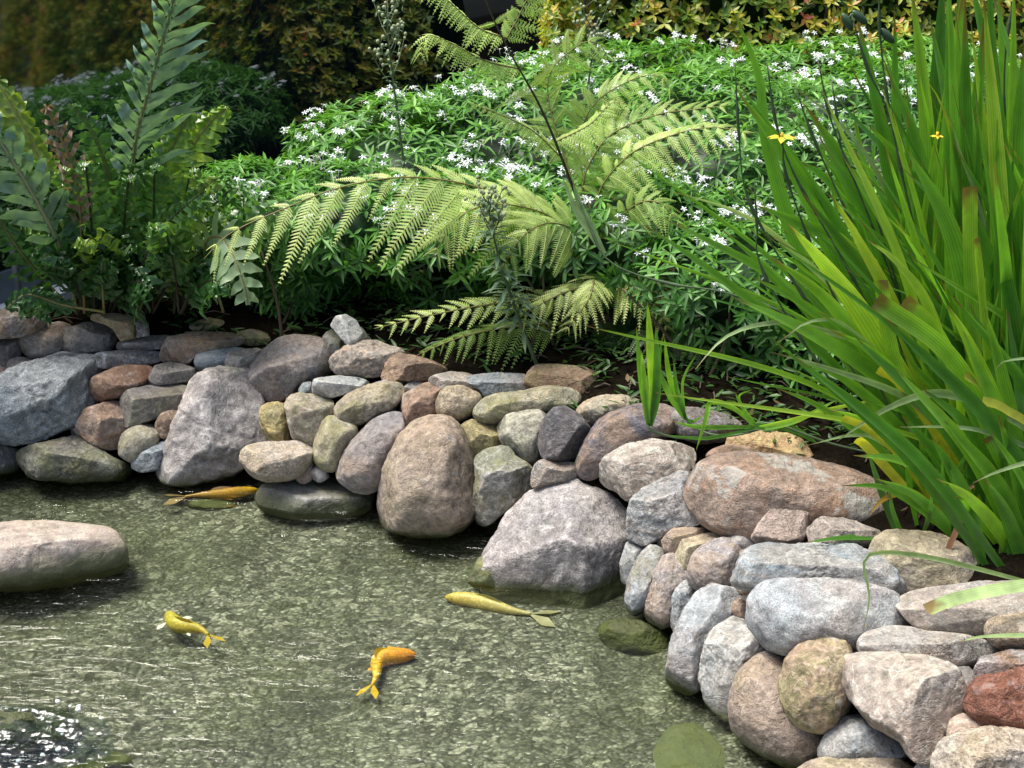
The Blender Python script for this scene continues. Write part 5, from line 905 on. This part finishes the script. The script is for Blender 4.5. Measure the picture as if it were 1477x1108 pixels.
# ------------------------------------------------------------------ koi
def koi(head, tail, label, cols, L=None, bend=(0, 0), z=-.035, wf=.135, fins=(1, 1), fcol=(.75, .74, .68), seed=0, tcol=None):
    h = Wp(*head, z); t = Wp(*tail, z); a = h+(t-h)*.36+np.array([bend[0], bend[0]*0, 0])*0
    d = t-h; ln = np.linalg.norm(d); sd = np.array([-d[1], d[0], 0])/ln
    c = spline([h, h+d*.33+sd*bend[0]*ln, h+d*.68+sd*bend[1]*ln, t], 40); n = 40; body = int(n*.86)
    u = np.linspace(0, 1, body); prof = np.interp(u, [0, .03, .10, .22, .38, .6, .8, .93, 1], [.12, .38, .70, .93, 1.0, .80, .45, .26, .20])
    T = nrm(np.gradient(c, axis=0)); Z = np.array([0, 0, 1.]); B = nrm(np.cross(T, Z)); wdt = ln*wf*.5
    g = Geo(); k = 16; th = np.arange(k)*2*math.pi/k
    V = c[:body, None]+B[:body, None]*(np.cos(th)[None, :, None]*prof[:, None, None]*wdt)+Z*(np.sin(th)[None, :, None]*prof[:, None, None]*wdt*1.15)
    i = np.arange(body-1)[:, None, None]*k; j = np.arange(k)[None, :, None]; q = np.concatenate([i+j, i+(j+1) % k, i+k+(j+1) % k, i+k+j], -1).reshape(-1, 4)
    V = np.concatenate([V.reshape(-1, 3), c[:1]-T[:1]*wdt*.10, c[body-1:body]]); tt = [[(jj+1) % k, jj, body*k] for jj in range(k)]+[[(body-1)*k+jj, (body-1)*k+(jj+1) % k, body*k+1] for jj in range(k)]
    g.add(V, q, tt, np.r_[np.repeat(u, k), 0, 1])
    N = NT('koi_skin'); at = N.n('Attribute', attribute_name='tint').outputs['Fac']; co = N.n('TexCoord').outputs['Object']
    sc = N.n('TexVoronoi', i_Vector=co, i_Scale=150.0).outputs['Distance']; cc = N.mix(1.0, N.ramp(at, (0, cols[0]), (.3, cols[1]), (.9, cols[2])), N.ramp(sc, (.1, 1.12), (.6, .72)), 'MULTIPLY')
    cc = N.mix(N.ramp(N.noise(co, 26, 3, .6), (.55, 0.0), (.62, .55)), cc, tuple(x*.6 for x in cols[1]))
    p = N.n('BsdfPrincipled', i_Base_Color=cc, i_Roughness=.5); mat = N.end(p.outputs[0])
    root = empty('koi', (h+t)/2, label, 'fish', 'koi in the pond'); root.location = (h+t)/2
    g.build('body', mat, root)
    fm = leafmat('koi_fin', (0, fcol), (1, tuple(min(1, x*1.1) for x in fcol)), trans=.3, gloss=.4, tcol=.8)
    tm = leafmat('koi_tail', (0, cols[2]), (1, tcol or cols[2]), trans=.35, gloss=.4, tcol=.8)
    i0 = int(body*.26); i1 = int(body*.58)
    for s in (-1, 1):
        f = fins[0 if s < 0 else 1]
        if f:
            g = Geo(); leaves(g, [c[i0]+B[i0]*s*wdt*.8], [B[i0]*s+T[i0]*.55+Z*.12], [Z], ln*.15*f, ln*.085, .1, .02, .4, wide=.6); g.build('pectoral_fin', fm, root)
            g = Geo(); leaves(g, [c[i1]+B[i1]*s*wdt*.5-Z*wdt*.4], [B[i1]*s*.7+T[i1]], [Z], ln*.09*f, ln*.05, .1, .02, .4, wide=.6); g.build('pelvic_fin', fm, root)
    e = c[body-2]; g = Geo()
    for s in (-1, 1): leaves(g, [e], [T[body-1]+B[body-1]*s*.48], [Z*.9+B[body-1]*s*.25], ln*.31, ln*.11, .05, .04, [.8], wide=.6)
    g.build('tail_fin', tm, root)
    ids = np.arange(int(body*.34), int(body*.70)); hh = wdt*.75*np.sin(np.linspace(.35, 3.0, len(ids)))[:, None]; bt = c[ids]+Z*(prof[ids]*wdt*1.1)[:, None]-[0, 0, .001]
    g = Geo(); g.add(np.stack([bt, bt+Z*hh*.8+T[ids]*hh*.7+B[ids]*hh*.35], 1).reshape(-1, 3), np.arange(len(ids)-1)[:, None]*2+[0, 2, 3, 1]); g.build('dorsal_fin', tm, root)
    g = Geo(); V0, F = ico(2)
    for s in (-1, 1): g.add(c[3]+B[3]*s*prof[3]*wdt*.86+Z*wdt*.22+V0*wdt*.10, None, F)
    g.build('eyes', plain('koi_eye', (.01, .01, .01), .2, 0), root)
koi((600, 944), (530, 1000), 'bright orange and yellow koi curving its body, forked tail spread', [(.80, .27, .015), (.85, .36, .02), (.75, .48, .03)], bend=(-.32, -.12), z=-.05, wf=.215, fins=(0, 1.2), fcol=(.70, .38, .10))
koi((642, 861), (790, 889), 'long pale yellow koi in front of the biggest lavender boulder', [(.62, .46, .10), (.60, .46, .14), (.50, .44, .20)], bend=(.02, -.02), z=-.036, wf=.14, fins=(1.0, 0), tcol=(.35, .33, .22))
koi((241, 884), (308, 924), 'small yellow koi with white side fins in the open water at left', [(.50, .42, .08), (.52, .42, .06), (.55, .38, .04)], bend=(-.08, .05), z=-.035, wf=.20, fins=(1.3, 1.3), fcol=(.82, .82, .78))
koi((372, 706), (248, 718), 'golden orange koi swimming along the foot of the far wall', [(.88, .50, .02), (.80, .42, .03), (.55, .32, .09)], bend=(.02, .0), z=-.014, wf=.115, fins=(0, .9), tcol=(.3, .22, .12))

# ------------------------------------------------------------------ bubbling water at the lower left
rr = np.random.default_rng(4); sp = Wp(18, 1072); g = Geo(); nr = 110
xs = np.linspace(-.26, .26, nr); X, Y = np.meshgrid(xs, xs*.62); an = np.arctan2(Y, X); r_ = np.hypot(X/.21, Y/.12)*(1+.25*gnoise(np.c_[np.cos(an).ravel()*2, np.sin(an).ravel()*2, 0*an.ravel()+.5]).reshape(X.shape)); f = np.clip(1-r_, 0, None)
wv = fbm(np.c_[X.ravel()*11, Y.ravel()*22, 0*X.ravel()+3.3], 3, .42).reshape(X.shape)
Z = np.minimum(1, f*3)*(.010+.030*wv+.016*np.exp(-(r_/.45)**2))+.0025
i = (np.arange(nr-1)[:, None]*nr+np.arange(nr-1)[None]).ravel()[:, None]; q_ = i+[0, 1, nr+1, nr]; q_ = q_[(r_.ravel()[q_] < .99).all(1)]; g.add(np.c_[X.ravel(), Y.ravel(), Z.ravel()]+[sp[0], sp[1], 0], q_, tint=np.clip(wv.ravel()*1.3+.35*np.exp(-(r_.ravel()/.8)**2), 0, 1))
N = NT('bubbling_water'); pos = N.n('NewGeometry').outputs['Position']; nz = N.noise(pos, 70, 3, .6, 1.0)
bp = N.n('Bump', i_Strength=.7, i_Distance=.012, i_Height=N.noise(pos, 30, 2, .5)).outputs[0]
fr = N.n('Fresnel', i_IOR=1.5, i_Normal=bp).outputs[0]; fo = N.ramp(N.noise(pos, 42, 6, .75, 1.2), (.60, 0.0), (.68, .75))
tr = N.n('BsdfTransparent', i_Color=(.74, .80, .78)); gl = N.n('BsdfGlossy', i_Color=(.95, .98, 1), i_Roughness=.14, i_Normal=bp); foam = N.n('BsdfDiffuse', i_Color=(.55, .62, .68))
wt = N.n('MixShader', i_0=N.math('ADD', fr, .0, True), i_1=tr.outputs[0], i_2=gl.outputs[0])
m1 = N.n('MixShader', i_0=N.math('MULTIPLY', fo, N.ramp(N.n('Attribute', attribute_name='tint').outputs['Fac'], (.15, 0.0), (.5, 1.0))), i_1=wt.outputs[0], i_2=foam.outputs[0])
mound = g.build('bubbling_water', N.end(m1.outputs[0])); mound['kind'] = 'stuff'; tag(mound, 'bubbling upwelling of pond water flecked with white foam at lower left', 'water splash')
g = Geo(); V0, F = ico(2)
for k in range(36):
    a = rr.uniform(0, 6.28); q = abs(rr.normal(0, .75))+.35; x, y = sp[0]+math.cos(a)*q*.22, sp[1]+math.sin(a)*q*.13; s = rr.uniform(.0015, .006)
    g.add(np.array([x, y, .002])+V0*[s, s, s*.7], None, F)
N = NT('bubble'); p = N.n('BsdfPrincipled', i_Base_Color=(.75, .8, .84), i_Roughness=.1); o = g.build('bubbles', N.end(p.outputs[0])); tag(o, 'loose white bubbles and drops floating round the upwelling', 'bubbles', kind='stuff')

# ------------------------------------------------------------------ litter on the soil
LIT = leafmat('fallen_leaf', (0, (.02, .013, .008)), (.5, (.055, .036, .02)), (1, (.14, .095, .05)), trans=.05, gloss=.9, spec=.2)
rr = np.random.default_rng(6); n = 1500; x = rr.uniform(-2.2, 2.4, n); y = rr.uniform(2.3, 5.2, n); d = sdist(np.c_[x, y]); ok = d > .16; x, y = x[ok], y[ok]; z = soil(np.c_[x, y])+.006; a = rr.uniform(0, 6.28, len(x))
g = Geo(); leaves(g, np.c_[x, y, z], np.c_[np.cos(a), np.sin(a), rr.normal(.05, .15, len(x))], np.tile([0, 0, 1.], (len(x), 1))+rr.normal(0, .2, (len(x), 3)), rr.uniform(.02, .06, len(x)), rr.uniform(.004, .018, len(x)), rr.uniform(-.2, .3, len(x)), .1, rr.random(len(x)))
o = g.build('leaf_litter', LIT); o['kind'] = 'stuff'; tag(o, 'dry brown fallen leaves scattered over the soil under the plants', 'leaf litter')

rr = np.random.default_rng(9); n = 9000; x = rr.uniform(-1.3, 1.2, n); y = rr.uniform(2.7, 4.1, n); d = sdist(np.c_[x, y]); ok = (d > .24) & (d < .85) & (gnoise(np.c_[x*6, y*6, 0*x]) > -.12); x, y = x[ok], y[ok]; z = soil(np.c_[x, y])+rr.uniform(0, .045, len(x)); a = rr.uniform(0, 6.28, len(x))
g = Geo(); leaves(g, np.c_[x, y, z], np.c_[np.cos(a), np.sin(a), rr.uniform(-.1, .9, len(x))], np.tile([0, 0, 1.], (len(x), 1))+rr.normal(0, .3, (len(x), 3)), rr.uniform(.018, .05, len(x)), rr.uniform(.006, .014, len(x)), .3, .12, np.clip(rr.normal(.12, .12, len(x)), 0, .5))
o = g.build('ground_cover', FERN); o['kind'] = 'stuff'; tag(o, 'low dark green seedlings covering the shaded soil behind the stone wall', 'ground cover')
g = Geo()
for k in range(260):
    x = rr.uniform(-1.4, 1.4); y = rr.uniform(2.5, 4.0)
    if sdist([[x, y]])[0] < .22: continue
    z = ground_z(x, y); a = rr.uniform(0, 6.28); l_ = rr.uniform(.03, .11); tube(g, [(x, y, z+.004), (x+math.cos(a)*l_*.5, y+math.sin(a)*l_*.5, z+.012+rr.uniform(0, .01)), (x+math.cos(a)*l_, y+math.sin(a)*l_, z+.006)], rr.uniform(.001, .0026), 4)
o = g.build('fallen_twigs', TWIG); o['kind'] = 'stuff'; tag(o, 'thin dry twigs scattered on the dark soil behind the wall', 'twigs')
